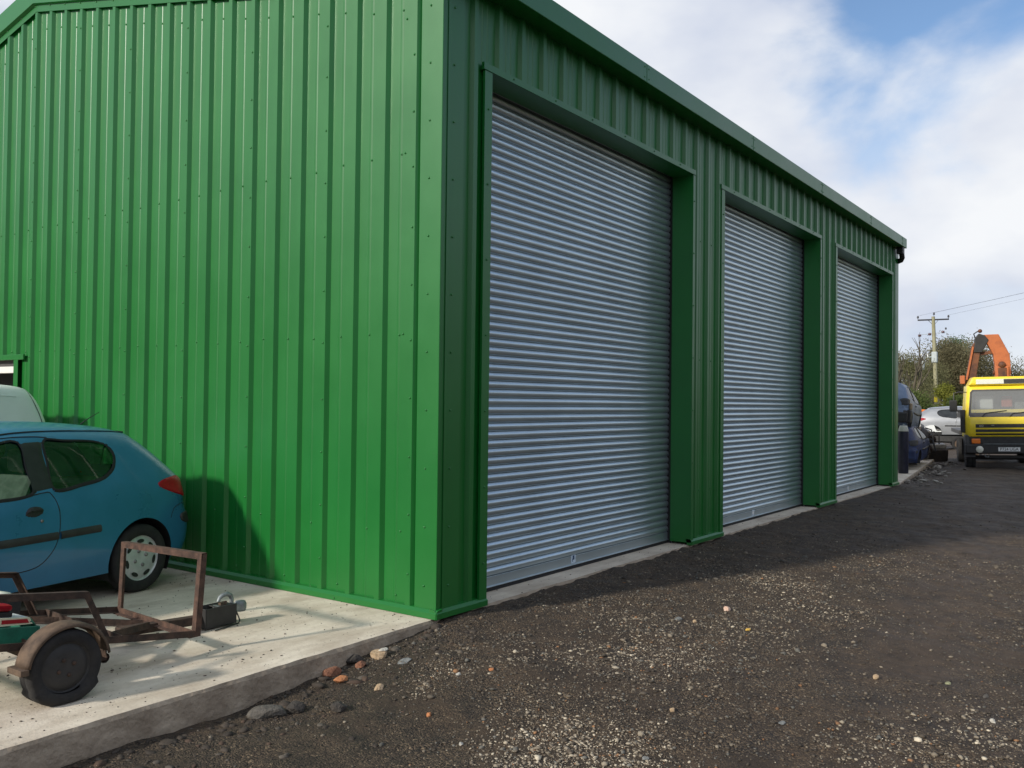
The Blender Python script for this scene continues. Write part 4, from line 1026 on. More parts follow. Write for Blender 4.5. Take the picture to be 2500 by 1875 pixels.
# local frame: front at x=0 looking to -x, +y is the picture's left
def tb(name, m, x0, x1, y0, y1, z0, z1, parent=None, bevel=0.0): return MB().box(x0, x1, y0, y1, z0, z1).build(name, m, parent or tk, bevel=bevel)
cabm = MB()
# cab shell: side outline (x,z) swept with rounded front corners
prf = [(0.10, 0.98), (0.04, 1.00), (0.0, 1.10), (0.0, 1.52), (0.12, 1.75), (0.26, 2.30), (0.30, 2.38), (0.34, 2.42)]
HW = 1.05
def front_row(x, z, hw): 
    pts = []
    for i in range(7):
        a = R(90)*i/6; pts.append((x+0.16*(1-math.sin(R(90)-a*0+0)) if False else x+0.16*(1-math.cos(R(90)-a)) , hw-0.16+0.16*math.sin(R(90)-a) if False else hw-0.16*(1-math.cos(a)) , z))
    return pts
rws = []
for (x, z) in prf:
    hw = HW - 0.09*max(0, z-1.5)
    left = [(x+0.14*(1-math.cos(R(90)*(1-i/5)))*0+0.14*(1-math.sin(R(90)*i/5)), hw-0.14*(1-math.cos(R(90)*i/5)), z) for i in range(6)]
    row = [(1.35, hw, z), (0.75, hw, z)] + left
    row = row + [(px, -py, pz) for px, py, pz in row[::-1]]
    rws.append(row)
nr = len(rws[0]); vv = [p for r_ in rws for p in r_]
zone = lambda i: 3 <= i < 6
body_f = []; 
for i in range(len(rws)-1):
    for j in range(nr-1):
        fr = 6 < j < 8 or j == 7
        if i in (4,) and j == 7: continue           # windscreen opening
        body_f.append((i*nr+j, i*nr+j+1, (i+1)*nr+j+1, (i+1)*nr+j))
cabm.add(vv, body_f, True)
cabm.add(rws[-1], [tuple(range(nr))]); cabm.add(rws[0], [tuple(range(nr))])
cabm.add([(1.35, HW, 0.98), (1.35, -HW, 0.98), (1.35, -HW+0.08, 2.42), (1.35, HW-0.08, 2.42)], [(0,1,2,3)])
cab = cabm.build('cab', 'yellow', tk)
es = cab.modifiers.new('es', 'EDGE_SPLIT'); es.split_angle = R(45)
# windscreen set in a dark seal
def on_front(y, z, off=0.0):
    for (xa, za), (xb, zb) in zip(prf[:-1], prf[1:]):
        if za <= z <= zb:
            t = (z-za)/(zb-za) if zb > za else 0
            return (xa+(xb-xa)*t - off, y, z)
    return (prf[-1][0]-off, y, z)
def slab_on_front(name, m, pts, off, th, parent=None):
    n_ = len(pts); a = [on_front(y, z, off) for y, z in pts]; b = [on_front(y, z, off-th) for y, z in pts]
    return MB().add(a+b, [tuple(range(n_)), tuple(range(n_, 2*n_))[::-1]] + [(i, (i+1) % n_, (i+1) % n_+n_, i+n_) for i in range(n_)]).build(name, m, parent or cab)
seal = MB(); o_ = [(0.93, 1.545), (0.965, 1.60), (0.90, 2.24), (0.84, 2.31), (-0.84, 2.31), (-0.90, 2.24), (-0.965, 1.60), (-0.93, 1.545)]
i_ = [(0.89, 1.66), (0.905, 1.69), (0.85, 2.22), (0.81, 2.265), (-0.81, 2.265), (-0.85, 2.22), (-0.905, 1.69), (-0.89, 1.66)]
n_ = 8; seal.add([on_front(y, z, 0.012) for y, z in o_] + [on_front(y, z, 0.012) for y, z in i_], [(i, (i+1) % n_, (i+1) % n_+n_, i+n_) for i in range(n_)])
sl = seal.build('windscreen_seal', 'truck_grey', tk, fixn=False)
MB().add([on_front(y, z, 0.006) for y, z in i_], [tuple(range(8))]).build('windscreen', 'glass_truck', tk, fixn=False)
for y0, y1, z0 in ((0.65, 0.0, 1.60), (-0.02, -0.66, 1.58)):
    MB().tube([on_front(y0-0.02, 1.55, 0.04), on_front(y0-0.10, z0+0.05, 0.035), on_front(y1+0.02, z0+0.115, 0.03)], 0.010, 6).build('wiper', 'black_plastic', tk)
# inside the cab
tb('cab_back', 'grey_paint', 1.22, 1.30, -0.92, 0.92, 1.05, 2.38)
tb('seat', 'cab_cloth', 0.75, 1.05, 0.25, 0.75, 1.2, 1.98, bevel=0.06); tb('seat', 'cab_cloth', 0.75, 1.05, -0.75, -0.25, 1.2, 1.98, bevel=0.06)
tb('steering_wheel_column', 'black_plastic', 0.35, 0.42, -0.66, -0.30, 1.62, 1.68, bevel=0.02)
tb('dashboard', 'truck_black', 0.16, 0.42, -0.92, 0.92, 1.4, 1.60, bevel=0.03)
tb('red_jacket', 'red_cloth', 0.66, 0.74, -0.20, 0.08, 1.80, 2.12, bevel=0.05)
tb('paper_stack', 'white_panel', 0.62, 0.70, 0.28, 0.74, 1.75, 2.14, bevel=0.04)
# roof sign box with cracked pale window
vz = MB().prism([(0.28, 2.42), (0.24, 2.45), (0.27, 2.60), (0.34, 2.66), (1.30, 2.68), (1.35, 2.42)], -0.94, 0.94)
vz.v = [(x, y*(1-0.55*(z-2.42)), z) for x, y, z in vz.v]
vz.build('roof_visor', 'yellow', tk, bevel=0.04)
MB().prism([(0.236, 2.462), (0.254, 2.595), (0.262, 2.594), (0.246, 2.46)], -0.74, 0.74).build('visor_window', 'clear_lens', tk)
MB().prism([(0.228, 2.47), (0.244, 2.588), (0.250, 2.587), (0.235, 2.47)], -0.62, 0.05).build('visor_torn_film', 'truck_black', tk)
# grille
for k, (z0, z1) in enumerate(((1.245, 1.345), (1.125, 1.20), (1.04, 1.085))):
    slab_on_front('grille_slot', 'truck_black', [(0.80, z0), (0.80, z1), (-0.80, z1), (-0.80, z0)], 0.006, 0.02)
text_mesh('badge_number', '60', 0.085, 'ink_grey', tk, on_front(0.66, 1.295, 0.010), (R(90), 0, R(-90)), 1.3)
text_mesh('badge_series', '180', 0.045, 'ink_grey', tk, on_front(0.38, 1.31, 0.010), (R(90), 0, R(-90)), 1.3)
text_mesh('badge_letters', 'D', 0.075, 'ink_grey', tk, on_front(-0.74, 1.295, 0.010), (R(90), 0, R(-90)), 1.2)
# lower front
tb('front_valance', 'truck_black', 0.03, 0.30, -0.96, 0.96, 0.80, 0.985, bevel=0.01)
tb('bumper', 'truck_black', -0.06, 0.16, -1.07, 1.07, 0.53, 0.785, bevel=0.03)
tb('bumper_step', 'galv', -0.075, 0.06, -0.75, 0.62, 0.787, 0.80, bevel=0.003)
for s_ in (-1, 1):
    tb('indicator', 'orange_lens', -0.005, 0.10, s_*0.80-0.11, s_*0.80+0.11, 0.80, 0.94, bevel=0.02)
    MB().lathe([(0.0, -0.012), (0.085, -0.010), (0.095, 0.0), (0.095, 0.03)], 20, 'x', (-0.065, s_*0.72, 0.645)).build('fog_lamp', 'clear_lens', tk)
    tb('side_marker', 'orange_lens', 0.16, 0.24, s_*1.09-0.05, s_*1.09+0.05, 1.24, 1.38, bevel=0.01)
    tb('corner_deflector', 'truck_black', 0.14, 0.30, s_*1.10-0.06, s_*1.10+0.06, 1.10, 1.75, bevel=0.02)
    MB().tube([(0.36, s_*0.98, 2.24), (0.26, s_*1.18, 2.25), (0.24, s_*1.31, 2.22), (0.24, s_*1.32, 1.75), (0.26, s_*1.10, 1.66)], 0.014, 6).build('mirror_arm', 'truck_grey', tk)
    tb('mirror', 'truck_black', 0.20, 0.27, s_*1.33-0.10, s_*1.33+0.10, 1.70, 2.02, bevel=0.025)
    arch = MB(); arch.lathe([(0.50, -0.14), (0.50, 0.14)], 24, 'y', (0.62, s_*0.95, 0.42)); arch.f = [f for f in arch.f if min(arch.v[i][2] for i in f) > 0.38]; arch.sm = [True]*len(arch.f)
    arch.build('wheel_arch', 'truck_grey', tk)
    wheel(tk, 0.62, s_*0.92, 0.41, 0.41, 0.24, s_, trim='truck_grey', nslot=6)
    wheel(tk, 3.9, s_*0.85, 0.41, 0.41, 0.36, s_, trim='truck_grey', nslot=6)
tb('lower_corner', 'truck_grey', 0.05, 0.55, 0.88, 1.06, 0.66, 1.05, bevel=0.03); tb('lower_corner', 'truck_grey', 0.05, 0.55, -1.06, -0.88, 0.66, 1.05, bevel=0.03)
pl = tb('number_plate', 'plate_white', -0.068, -0.062, -0.265, 0.265, 0.595, 0.705)
text_mesh('registration', 'P724 UGA', 0.118, 'ink', tk, (-0.0705, 0, 0.65), (R(90), 0, R(-90)), 0.86)
tb('tow_beam', 'truck_black', 0.1, 0.2, -0.5, 0.5, 0.40, 0.46); MB().tube([(0.02, 0.60, 0.50), (0.0, 0.58, 0.44), (0.03, 0.50, 0.43), (0.06, 0.48, 0.50)], 0.015, 6).build('tow_hook', 'galv', tk)
# chassis and bed
tb('chassis', 'truck_black', 0.3, 5.6, -0.42, 0.42, 0.55, 0.78); tb('flat_bed', 'truck_grey', 2.1, 5.8, -1.08, 1.08, 1.0, 1.12, bevel=0.01)
tb('axle_front', 'truck_black', 0.56, 0.68, -0.8, 0.8, 0.33, 0.45); tb('axle_rear', 'truck_black', 3.82, 3.98, -0.7, 0.7, 0.33, 0.49)
# crane: column, main boom (right) and folded outer boom (left)
crn = tb('crane_base', 'crane_rust', 1.45, 2.05, -0.6, 0.6, 0.8, 1.45, bevel=0.03)
tb('crane_column', 'crane_orange', 1.55, 1.95, -0.24, 0.10, 1.45, 3.0, bevel=0.03)
bm_ = MB()
def sec(poly, x0, x1): 
    n = len(poly); return MB().add([(x0, y, z) for y, z in poly]+[(x1, y, z) for y, z in poly], [tuple(range(n)), tuple(range(n, 2*n))[::-1]]+[(i, (i+1) % n, (i+1) % n+n, i+n) for i in range(n)])
sec([(0.12, 2.4), (-0.27, 2.4), (-0.29, 3.02), (-0.27, 3.34), (0.0, 3.94), (0.40, 3.94), (0.39, 3.86), (0.15, 3.34), (0.12, 3.05)], 1.60, 1.90).build('main_boom', 'crane_orange', tk, bevel=0.02)
sec([(0.05, 2.45), (-0.17, 2.45), (-0.17, 2.95), (0.05, 2.95)], 1.53, 1.598).build('lift_cylinder_cover', 'crane_rust', tk, bevel=0.01)
MB().lathe([(0.0, -0.07), (0.085, -0.06), (0.10, 0.0), (0.085, 0.06), (0, 0.07)], 16, 'x', (1.58, -0.06, 3.04)).build('boom_pin', 'crane_rust', tk)
MB().tube([(1.70, 0.17, 2.82), (1.70, -0.31, 2.82)], 0.06, 10).build('boom_trunnion', 'crane_rust', tk)
sec([(0.97, 2.2), (0.70, 2.2), (0.46, 3.60), (0.58, 3.80), (0.72, 3.60)], 1.62, 1.82).build('outer_boom', 'crane_rust', tk, bevel=0.015)
sec([(0.90, 2.62), (0.85, 2.62), (0.66, 3.58), (0.70, 3.60)], 1.57, 1.615).build('outer_boom_web', 'crane_orange', tk)
sec([(0.66, 3.42), (0.44, 3.42), (0.26, 3.78), (0.36, 3.92), (0.52, 3.98), (0.62, 3.84)], 1.58, 1.90).build('boom_knuckle', 'truck_black', tk, bevel=0.015)
MB().tube([(1.74, 0.60, 3.86), (1.74, 0.64, 3.98), (1.74, 0.54, 4.05), (1.74, 0.44, 4.02)], 0.018, 6).build('hydraulic_hose', 'black_plastic', tk)
MB().lathe([(0.0, -0.05), (0.05, -0.03), (0.06, 0.0), (0.05, 0.03), (0, 0.05)], 12, 'x', (1.74, 0.47, 4.06)).build('boom_sheave', 'crane_rust', tk)
sec([(0.48, 3.34), (-0.02, 3.40), (-0.02, 3.48), (0.48, 3.44)], 1.68, 1.80).build('fold_cylinder', 'crane_rust', tk, bevel=0.01)
tb('crane_valve_block', 'crane_orange', 1.5, 1.7, 0.92, 1.05, 2.5, 2.75, bevel=0.02)

# ---------------------------------------------------------------- scrap cars past the shed
def wreck(name, label, paint, loc, rot, scale, crush, dirt='truck_black'):
    w = thing(name, label, 'wrecked car', loc, rot, 'scrap cars stacked past the shed'); w.scale = scale
    hatchback(w, paint, full=False, wheels=False)
    for o in list(w.children_recursive):
        if o.type == 'MESH':
            for v in o.data.vertices:
                if v.co.x < -2.55: v.co.x = -2.55 + (v.co.x+2.55)*crush
                v.co.z += 0.03*mnoise.noise(v.co*1.7) * min(1, max(0, -1.2-v.co.x)); v.co.y += 0.03*mnoise.noise(v.co*2.1+Vector((5, 0, 0))) * min(1, max(0, -1.2-v.co.x))
    nx_ = -2.55 - 1.28*crush
    MB().box(nx_-0.10, nx_+0.10, -0.5, 0.5, 0.28, 0.62).box(nx_-0.06, nx_+0.2, -0.62, -0.2, 0.45, 0.70).lathe([(0.0, -0.16), (0.12, -0.16), (0.12, 0.16), (0, 0.16)], 12, 'y', (nx_-0.08, -0.45, 0.52)).lathe([(0.0, -0.1), (0.10, -0.1), (0.09, 0.1), (0, 0.1)], 12, 'x', (nx_-0.10, 0.35, 0.62)).tube([(nx_-0.05, -0.6, 0.35), (nx_-0.15, -0.3, 0.25), (nx_-0.05, 0.2, 0.22)], 0.03, 6).build('exposed_engine', dirt, w, bevel=0.03)
    return w
    MB().box(-3.78, -3.25, -0.55, 0.55, 0.30, 0.60).box(-3.60, -3.1, -0.35, 0.30, 0.55, 0.83).lathe([(0.12, -0.2), (0.12, 0.2), (0, 0.2)], 12, 'y', (-3.70, 0.3, 0.55)).build('exposed_engine', dirt, w, bevel=0.03)
    return w
w1 = wreck('wrecked_car', 'dark blue crumpled car at the bottom of the scrap stack', 'wreck_navy', (19.75, 1.36, 0.0), (0, R(1), R(186)), (1.0, 1.0, 0.80), 1.0)
w2 = wreck('wrecked_car', 'grey-blue battered car lying on top of the dark blue wreck', 'wreck_blue', (19.50, 1.56, 0.98), (R(-3), R(-2), R(186)), (1.0, 1.0, 0.97), 1.0)
for w_, mm in ((w1, 'truck_black'), (w2, 'truck_black')):
    for o in w_.children_recursive:
        if o.name.startswith('tail_lamp'): o.data.materials[0] = M[mm]  # black patch paints the dark of an empty lamp hole
MB().box(0.0, 0.10, 0.30, 0.80, 0.30, 0.58).box(-0.50, -0.1, 0.74, 0.86, 0.30, 0.66).build('torn_bumper', 'truck_black', w2, bevel=0.04)
MB().box(-0.35, -0.2, 0.80, 0.87, 0.66, 0.84).build('bare_foam', 'rock_tan', w2, bevel=0.03)
MB().box(-0.05, 0.08, 0.10, 0.78, 0.34, 0.66).build('blue_bumper', 'wreck_navy', w1, bevel=0.05)
gc = thing('gas_cylinder', 'dark navy gas cylinder with cream shoulder at the shed corner', 'gas cylinder', (18.46, 0.60, 0.0))
MB().lathe([(0.0, 0.0), (0.105, 0.0), (0.118, 0.02), (0.118, 1.02), (0.117, 1.04)], 28, 'z').build('cylinder_body', 'cyl_navy', gc)
MB().lathe([(0.1175, 1.041), (0.113, 1.09), (0.098, 1.15), (0.085, 1.18), (0.0, 1.18)], 28, 'z').build('shoulder', 'cyl_cream', gc)
MB().lathe([(0.02, 1.18), (0.02, 1.22), (0.0, 1.22)], 10, 'z').tube([(0, 0, 1.20), (0.0, -0.04, 1.20)], 0.010, 6).build('valve', 'galv', gc)
# engines and running gear heaped on the slab end
def engine_lump(label, loc, rz, s_, seed):
    random.seed(seed); e = thing('scrap_engine', label, 'engine', loc, (random.uniform(-.3, .3), random.uniform(-.3, .3), rz), 'engines dumped at the slab end')
    MB().box(-0.28*s_, 0.28*s_, -0.2*s_, 0.2*s_, 0.06*s_, 0.42*s_).build('engine_block', 'engine', e, bevel=0.04)
    MB().box(-0.25*s_, 0.25*s_, -0.10*s_, 0.12*s_, 0.42*s_, 0.56*s_).build('rocker_cover', 'alloy', e, bevel=0.03)
    MB().lathe([(0.0, -0.04), (0.10*s_, -0.04), (0.12*s_, 0.0), (0.10*s_, 0.04), (0, 0.04)], 14, 'y', (-0.12*s_, -0.24*s_, 0.22*s_)).lathe([(0.0, -0.03), (0.06*s_, -0.03), (0.07*s_, 0.0), (0.06*s_, 0.03), (0, 0.03)], 12, 'y', (0.14*s_, -0.24*s_, 0.34*s_)).build('pulley', 'rust_dark', e)
    MB().tube([(0.25*s_, -0.1*s_, 0.40*s_), (0.42*s_, -0.15*s_, 0.36*s_), (0.45*s_, -0.05*s_, 0.12*s_), (0.36*s_, 0.1*s_, 0.02)], 0.028*s_, 8).tube([(-0.2*s_, -0.2*s_, 0.5*s_), (-0.35*s_, -0.3*s_, 0.42*s_), (-0.38*s_, -0.28*s_, 0.1*s_)], 0.022*s_, 8).build('hose', 'black_rubber', e)
    MB().lathe([(0.0, -0.16*s_), (0.17*s_, -0.16*s_), (0.15*s_, 0.0), (0.09*s_, 0.16*s_), (0, 0.16*s_)], 14, 'x', (0.38*s_, 0.02, 0.22*s_)).build('gearbox', 'alloy', e)
    return e
engine_lump('rusty engine at the foot of the scrap heap beside the slab edge', (24.9, 1.45, 0.02), 0.5, 1.15, 1)
engine_lump('oily engine lying on top of the heap behind the wrecks', (25.1, 1.62, 0.52), 1.3, 1.0, 2)
engine_lump('dark engine on the ground between the wrecks and the silver car', (25.75, 1.22, -0.12), 2.2, 1.1, 3)
engine_lump('brown engine topmost in the heap below the silver car', (25.8, 1.55, 0.40), 0.7, 1.0, 4)

# silver hatchback on a low trailer, seen side on
sc_loc = Vector((35.55, 3.85, 0.28)); sc_yaw = R(101)
sv = thing('silver_car', 'silver hatchback without wheels loaded on a low dark trailer', 'car', sc_loc, (0, R(1.5), sc_yaw)); sv.scale = (1.1, 1.0, 0.93)
hatchback(sv, 'silver', full=False, wheels=False)
lt = thing('low_trailer', 'low black car trailer carrying the silver hatchback', 'trailer', sc_loc + Vector((0, 0, -0.40)), (0, 0, sc_yaw))
MB().box(-4.3, 0.25, -0.95, 0.95, 0.30, 0.50).build('trailer_deck', 'truck_black', lt, bevel=0.02)
MB().box(-4.3, 0.3, -1.02, -0.95, 0.36, 0.58).build('side_rail', 'truck_black', lt); MB().box(-4.3, 0.3, 0.95, 1.02, 0.36, 0.58).build('side_rail', 'truck_black', lt)
for x in (-1.7, -2.5):
    for s_ in (-1, 1): wheel(lt, x, s_*1.12, 0.28, 0.30, 0.18, s_, trim='rust_tan', nslot=0)
tw = thing('tipped_wheel', 'loose road wheel leaning under the near end of the low trailer', 'wheel', (30.6, 0.95, -0.13), (R(10), 0, R(-52)))
wheel(tw, 0, 0, 0.12, 0.36, 0.22, -1, trim='rust_tan', nslot=5)
# recovery pickup with amber light bar behind
rv = thing('recovery_van', 'white pickup cab with an orange roof light bar behind the silver car', 'van', (46.8, 5.2, -0.14), (0, 0, R(20))); rv.scale = (0.92, 0.92, 0.88)
MB().prism([(0.9, 0.4), (0.0, 0.42), (0.0, 0.95), (0.55, 1.05), (0.95, 1.62), (2.2, 1.65), (2.25, 0.4)], -0.85, 0.85).build('cab', 'van_white', rv, bevel=0.06)
MB().add([(0.54, -0.72, 1.07), (0.54, 0.72, 1.07), (0.915, 0.66, 1.57), (0.915, -0.66, 1.57)], [(0,1,2,3)]).build('windscreen', 'galv', rv, fixn=False)
MB().box(1.2, 1.45, -0.55, 0.55, 1.66, 1.70).build('light_bar_base', 'truck_black', rv); MB().box(1.18, 1.47, -0.62, 0.62, 1.70, 1.84).build('light_bar', 'orange_lens', rv, bevel=0.03)
for x in (0.6, 3.6):
    for s_ in (-1, 1): wheel(rv, x, s_*0.75, 0.33, 0.33, 0.2, s_, trim='truck_grey', nslot=0)
MB().box(2.3, 4.6, -0.88, 0.88, 0.75, 0.9).build('load_bed', 'truck_black', rv)

# ---------------------------------------------------------------- utility pole
pb = Vector((70.9, 9.4, -0.1)); pt = pb + Vector((-0.20, 0.28, 8.75))
up_ = thing('utility_pole', 'wooden electricity pole with crossarm and small transformer by the trees', 'utility pole', pb)
MB().tube([(0, 0, 0), tuple((pt-pb)*0.5), tuple(pt-pb)], [0.17, 0.15, 0.125], 12).build('pole', 'pole_wood', up_)
cr_ = Vector((0.58, -0.81, 0.045)).normalized()
T = pt-pb
def onp(h, s_, dz=0.0): 
    q = T*(h/8.75); return q + cr_*s_ + Vector((0, 0, dz))
MB().bar(onp(8.5, -1.2), onp(8.5, 1.2), 0.11, 0.11).build('crossarm', 'dark_metal', up_)
for s_ in (-1.2, 0.05, 1.18):
    z0 = 0.06 if s_ != 0.05 else 0.30
    q = onp(8.5, s_, z0); MB().tube([q, q+Vector((0,0,0.1))], 0.02, 6).lathe([(0.0, 0.08), (0.07, 0.09), (0.085, 0.14), (0.05, 0.17), (0.075, 0.20), (0.04, 0.27), (0, 0.27)], 10, 'z', tuple(q)).build('insulator', 'dark_metal', up_)
for s_ in (-0.38, 0.38): MB().bar(onp(8.45, s_), onp(8.05, 0.0), 0.03, 0.03).build('brace', 'galv', up_)
MB().bar(onp(7.35, -1.15), onp(7.50, 1.0), 0.035, 0.035).build('fuse_arm', 'grey_paint', up_)
for s_, h in ((-1.1, 7.30), (-0.32, 7.38), (0.72, 7.52)):
    q = onp(h, s_); MB().lathe([(0.0, -0.12), (0.12, -0.08), (0.06, -0.02), (0.13, 0.02), (0.06, 0.06), (0.11, 0.10), (0, 0.13)], 12, 'y', tuple(q)).build('fuse_insulator', 'insulator', up_)
q = onp(7.75, 0.95); MB().lathe([(0.0, -0.08), (0.08, 0.0), (0.05, 0.05), (0.07, 0.1), (0, 0.12)], 10, 'z', tuple(q)).build('insulator', 'dark_metal', up_)
MB().bar(onp(5.55, -1.0), onp(5.65, 0.0), 0.09, 0.09).build('transformer_arm', 'grey_paint', up_)
MB().box(-0.25, 0.25, -0.2, 0.2, -0.35, 0.3).build('transformer', 'grey_paint', up_, loc=onp(5.0, -1.05), bevel=0.04)
for s_ in (-1.05, -0.55): MB().lathe([(0.05, 0), (0.07, 0.1), (0.04, 0.18), (0.06, 0.26), (0, 0.33)], 8, 'z', tuple(onp(5.55, s_, 0.02))).build('bushing', 'plate_white', up_)
MB().box(-0.20, 0.20, -0.20, 0.20, -0.55, 0.30).build('pole_collar', 'grey_paint', up_, loc=onp(5.7, 0.0), bevel=0.05)
MB().box(-0.175, -0.165, -0.12, 0.12, -0.22, 0.22).build('yellow_warning_plate', 'yellow', up_, loc=onp(2.3, 0.0), rot=(0, 0, 0))
for i, s_ in enumerate((-1.2, 0.05, 1.18)):
    a = pb + onp(8.5, s_, 0.33 if i != 1 else 0.55); b = a + Vector((10, -60, 17.0)); pts = [a.lerp(b, t/12) + Vector((0, 0, -1.2*4*(t/12)*(1-t/12))) for t in range(13)]
    tag(MB().tube(pts, 0.006, 5).build('overhead_wire', 'dark_metal'), ['overhead wire from the left end of the pole crossarm', 'overhead wire from the top of the pole', 'overhead wire from the right end of the pole crossarm'][i], 'wire', 'overhead wires')

# ---------------------------------------------------------------- trees
def tree(name, label, loc, h, rad, leaf, nleaf, seed, trunk_f=0.35, size=0.16, squash=1.0, bare=0, cat='tree', lumps=9, group=None, low=0.25):
    rnd = random.Random(seed); t = thing(name, label, cat, loc, group=group)
    tk_ = MB(); limbs = []
    def limb(p, d, l, r_, dep):
        pts = [p]; q = p.copy(); dd = d.copy()
        for i in range(4):
            dd = (dd + Vector((rnd.uniform(-.22, .22), rnd.uniform(-.22, .22), rnd.uniform(-.05, .15)))).normalized(); q = q + dd*l/4; pts.append(q.copy())
        tk_.tube(pts, [r_*(1-0.16*i) for i in range(5)], 6 if dep < 2 else 4, False); limbs.append(pts[-1])
        if dep < 3:
            for k in range(3 if dep == 0 else (2+bare)):
                a = rnd.uniform(0, 6.28); sp = rnd.uniform(.45, .95); s0 = pts[rnd.choice((2, 3, 4))]
                limb(s0, (dd + Vector((math.cos(a)*sp*(0.6 if bare == 2 else 1), math.sin(a)*sp*(0.6 if bare == 2 else 1), rnd.uniform(0.0, .4) + (0.35 if bare == 2 else 0)))).normalized(), l*rnd.uniform(.55, .8), r_*0.5, dep+1)
    for k in range(2 if bare else 1):
        limb(Vector((rnd.uniform(-.1, .1)*k, rnd.uniform(-.1, .1)*k, 0)), Vector((rnd.uniform(-.12, .12), rnd.uniform(-.12, .12), 1)), h*trunk_f, h*0.026, 0)
    tk_.build('trunk', 'bark' if not bare else 'twig', t)
    if nleaf:
        cl = [(Vector((rnd.gauss(0, .42)*rad, rnd.gauss(0, .42)*rad, h*(low+(0.97-low)*rnd.random()**0.8))), rnd.uniform(.28, .5)*rad) for _ in range(lumps)]
        cl = [(Vector((c.x*min(1, 1.25*(1.05-c.z/h)**0.45), c.y*min(1, 1.25*(1.05-c.z/h)**0.45), min(c.z, h-r_*0.75*squash))), r_) for c, r_ in cl]
        cl += [(Vector((rnd.uniform(-.2, .2)*rad, rnd.uniform(-.2, .2)*rad, h-0.45*rad*squash)), .42*rad)]
        vs2 = np.zeros((nleaf*4, 3)); 
        for i in range(nleaf):
            c, r_ = rnd.choice(cl); u = Vector((rnd.gauss(0, 1), rnd.gauss(0, 1), rnd.gauss(0, 1))).normalized()
            p = c + Vector((u.x, u.y, u.z*squash))*r_*(rnd.random()**0.42)*(1+0.25*rnd.gauss(0, .5))
            if p.z < 0.1: p.z = abs(p.z)+0.1
            a = Vector((rnd.gauss(0, 1), rnd.gauss(0, 1), rnd.gauss(0, 1))).normalized(); b = a.cross(Vector((rnd.gauss(0, 1), rnd.gauss(0, 1), rnd.gauss(0, 1)))).normalized()
            s_ = size*rnd.uniform(.5, 1.3)
            vs2[i*4:i*4+4] = [p-a*s_*.6, p-b*s_*.3, p+a*s_*.6, p+b*s_*.3]
        me = bpy.data.meshes.new('crown'); me.from_pydata(vs2.tolist(), [], [(i*4, i*4+1, i*4+2, i*4+3) for i in range(nleaf)]); me.materials.append(M[leaf])
        o = bpy.data.objects.new('crown', me); col.objects.link(o); o.parent = t
    return t
TG = 'trees behind the yard'
tree('broadleaf_tree', 'large dense olive-brown tree behind the utility pole and lorry crane', Vector((87.45, 10.27, -0.2)), 7.9, 5.0, 'leaf_olive', 42000, 11, size=0.14, group=TG, lumps=16, low=0.12)
tree('broadleaf_tree', 'tall dark green tree topping the olive one near the pole', Vector((100.40, 12.81, -0.2)), 9.1, 3.7, 'leaf_dark', 20000, 12, size=0.15, group=TG, lumps=12)
tree('broadleaf_tree', 'olive-brown tree filling the gap behind the orange crane', Vector((93.88, 8.18, -0.2)), 6.4, 4.6, 'leaf_olive', 30000, 13, size=0.14, group=TG, lumps=14, low=0.12)
tree('broadleaf_tree', 'loose pale spring tree next to the shed corner', Vector((65.39, 10.16, -0.2)), 5.7, 2.5, 'leaf_pale', 9000, 14, size=0.11, group=TG, lumps=14, bare=1, low=0.15)
tree('bare_tree', 'bare tree with upright twigs rising beside the shed corner', Vector((58.62, 9.29, -0.2)), 7.9, 1.0, 'leaf_pale', 0, 19, trunk_f=0.36, bare=2, size=0.10, group=TG, low=0.3)
tree('broadleaf_tree', 'low greyish green tree left of the pole behind the wrecks', Vector((81.08, 12.29, -0.2)), 5.6, 3.0, 'leaf_pale', 14000, 16, size=0.12, group=TG, lumps=12, bare=1, low=0.1)
tree('broadleaf_tree', 'distant hazy tree at the right edge behind the lorry', Vector((143.60, 10.92, -0.2)), 7.5, 3.5, 'leaf_pale', 5000, 17, size=0.2, group=TG, bare=1, lumps=10)
tree('broadleaf_tree', 'far wood edge tree seen beyond the lorry cab', Vector((131.03, 11.29, -0.2)), 5.0, 4.0, 'leaf_olive', 6000, 18, size=0.25, group=TG, lumps=10, low=0.05)
tree('shrub', 'bright yellow-green rounded shrub right of the pole', Vector((58.08, 6.62, -0.2)), 3.3, 1.15, 'leaf_yellow', 5000, 21, size=0.11, cat='shrub', lumps=9, low=0.1)
tree('shrub', 'mid green shrub beside the lorry mirror', Vector((56.31, 5.66, -0.2)), 2.5, 1.3, 'leaf_hedge', 4500, 22, size=0.11, cat='shrub', lumps=8, low=0.05)
tree('shrub', 'green shrub under the pale tree behind the scrap cars', Vector((54.90, 7.62, -0.2)), 2.9, 1.6, 'leaf_hedge', 5000, 23, size=0.12, cat='shrub', lumps=9, low=0.05)
tree('bare_tree', 'bare twiggy tree showing above the left roof slope', Vector((9.5, 24.0, 0)), 13.2, 3.0, 'leaf_pale', 0, 31, trunk_f=0.40, bare=2, group=TG)
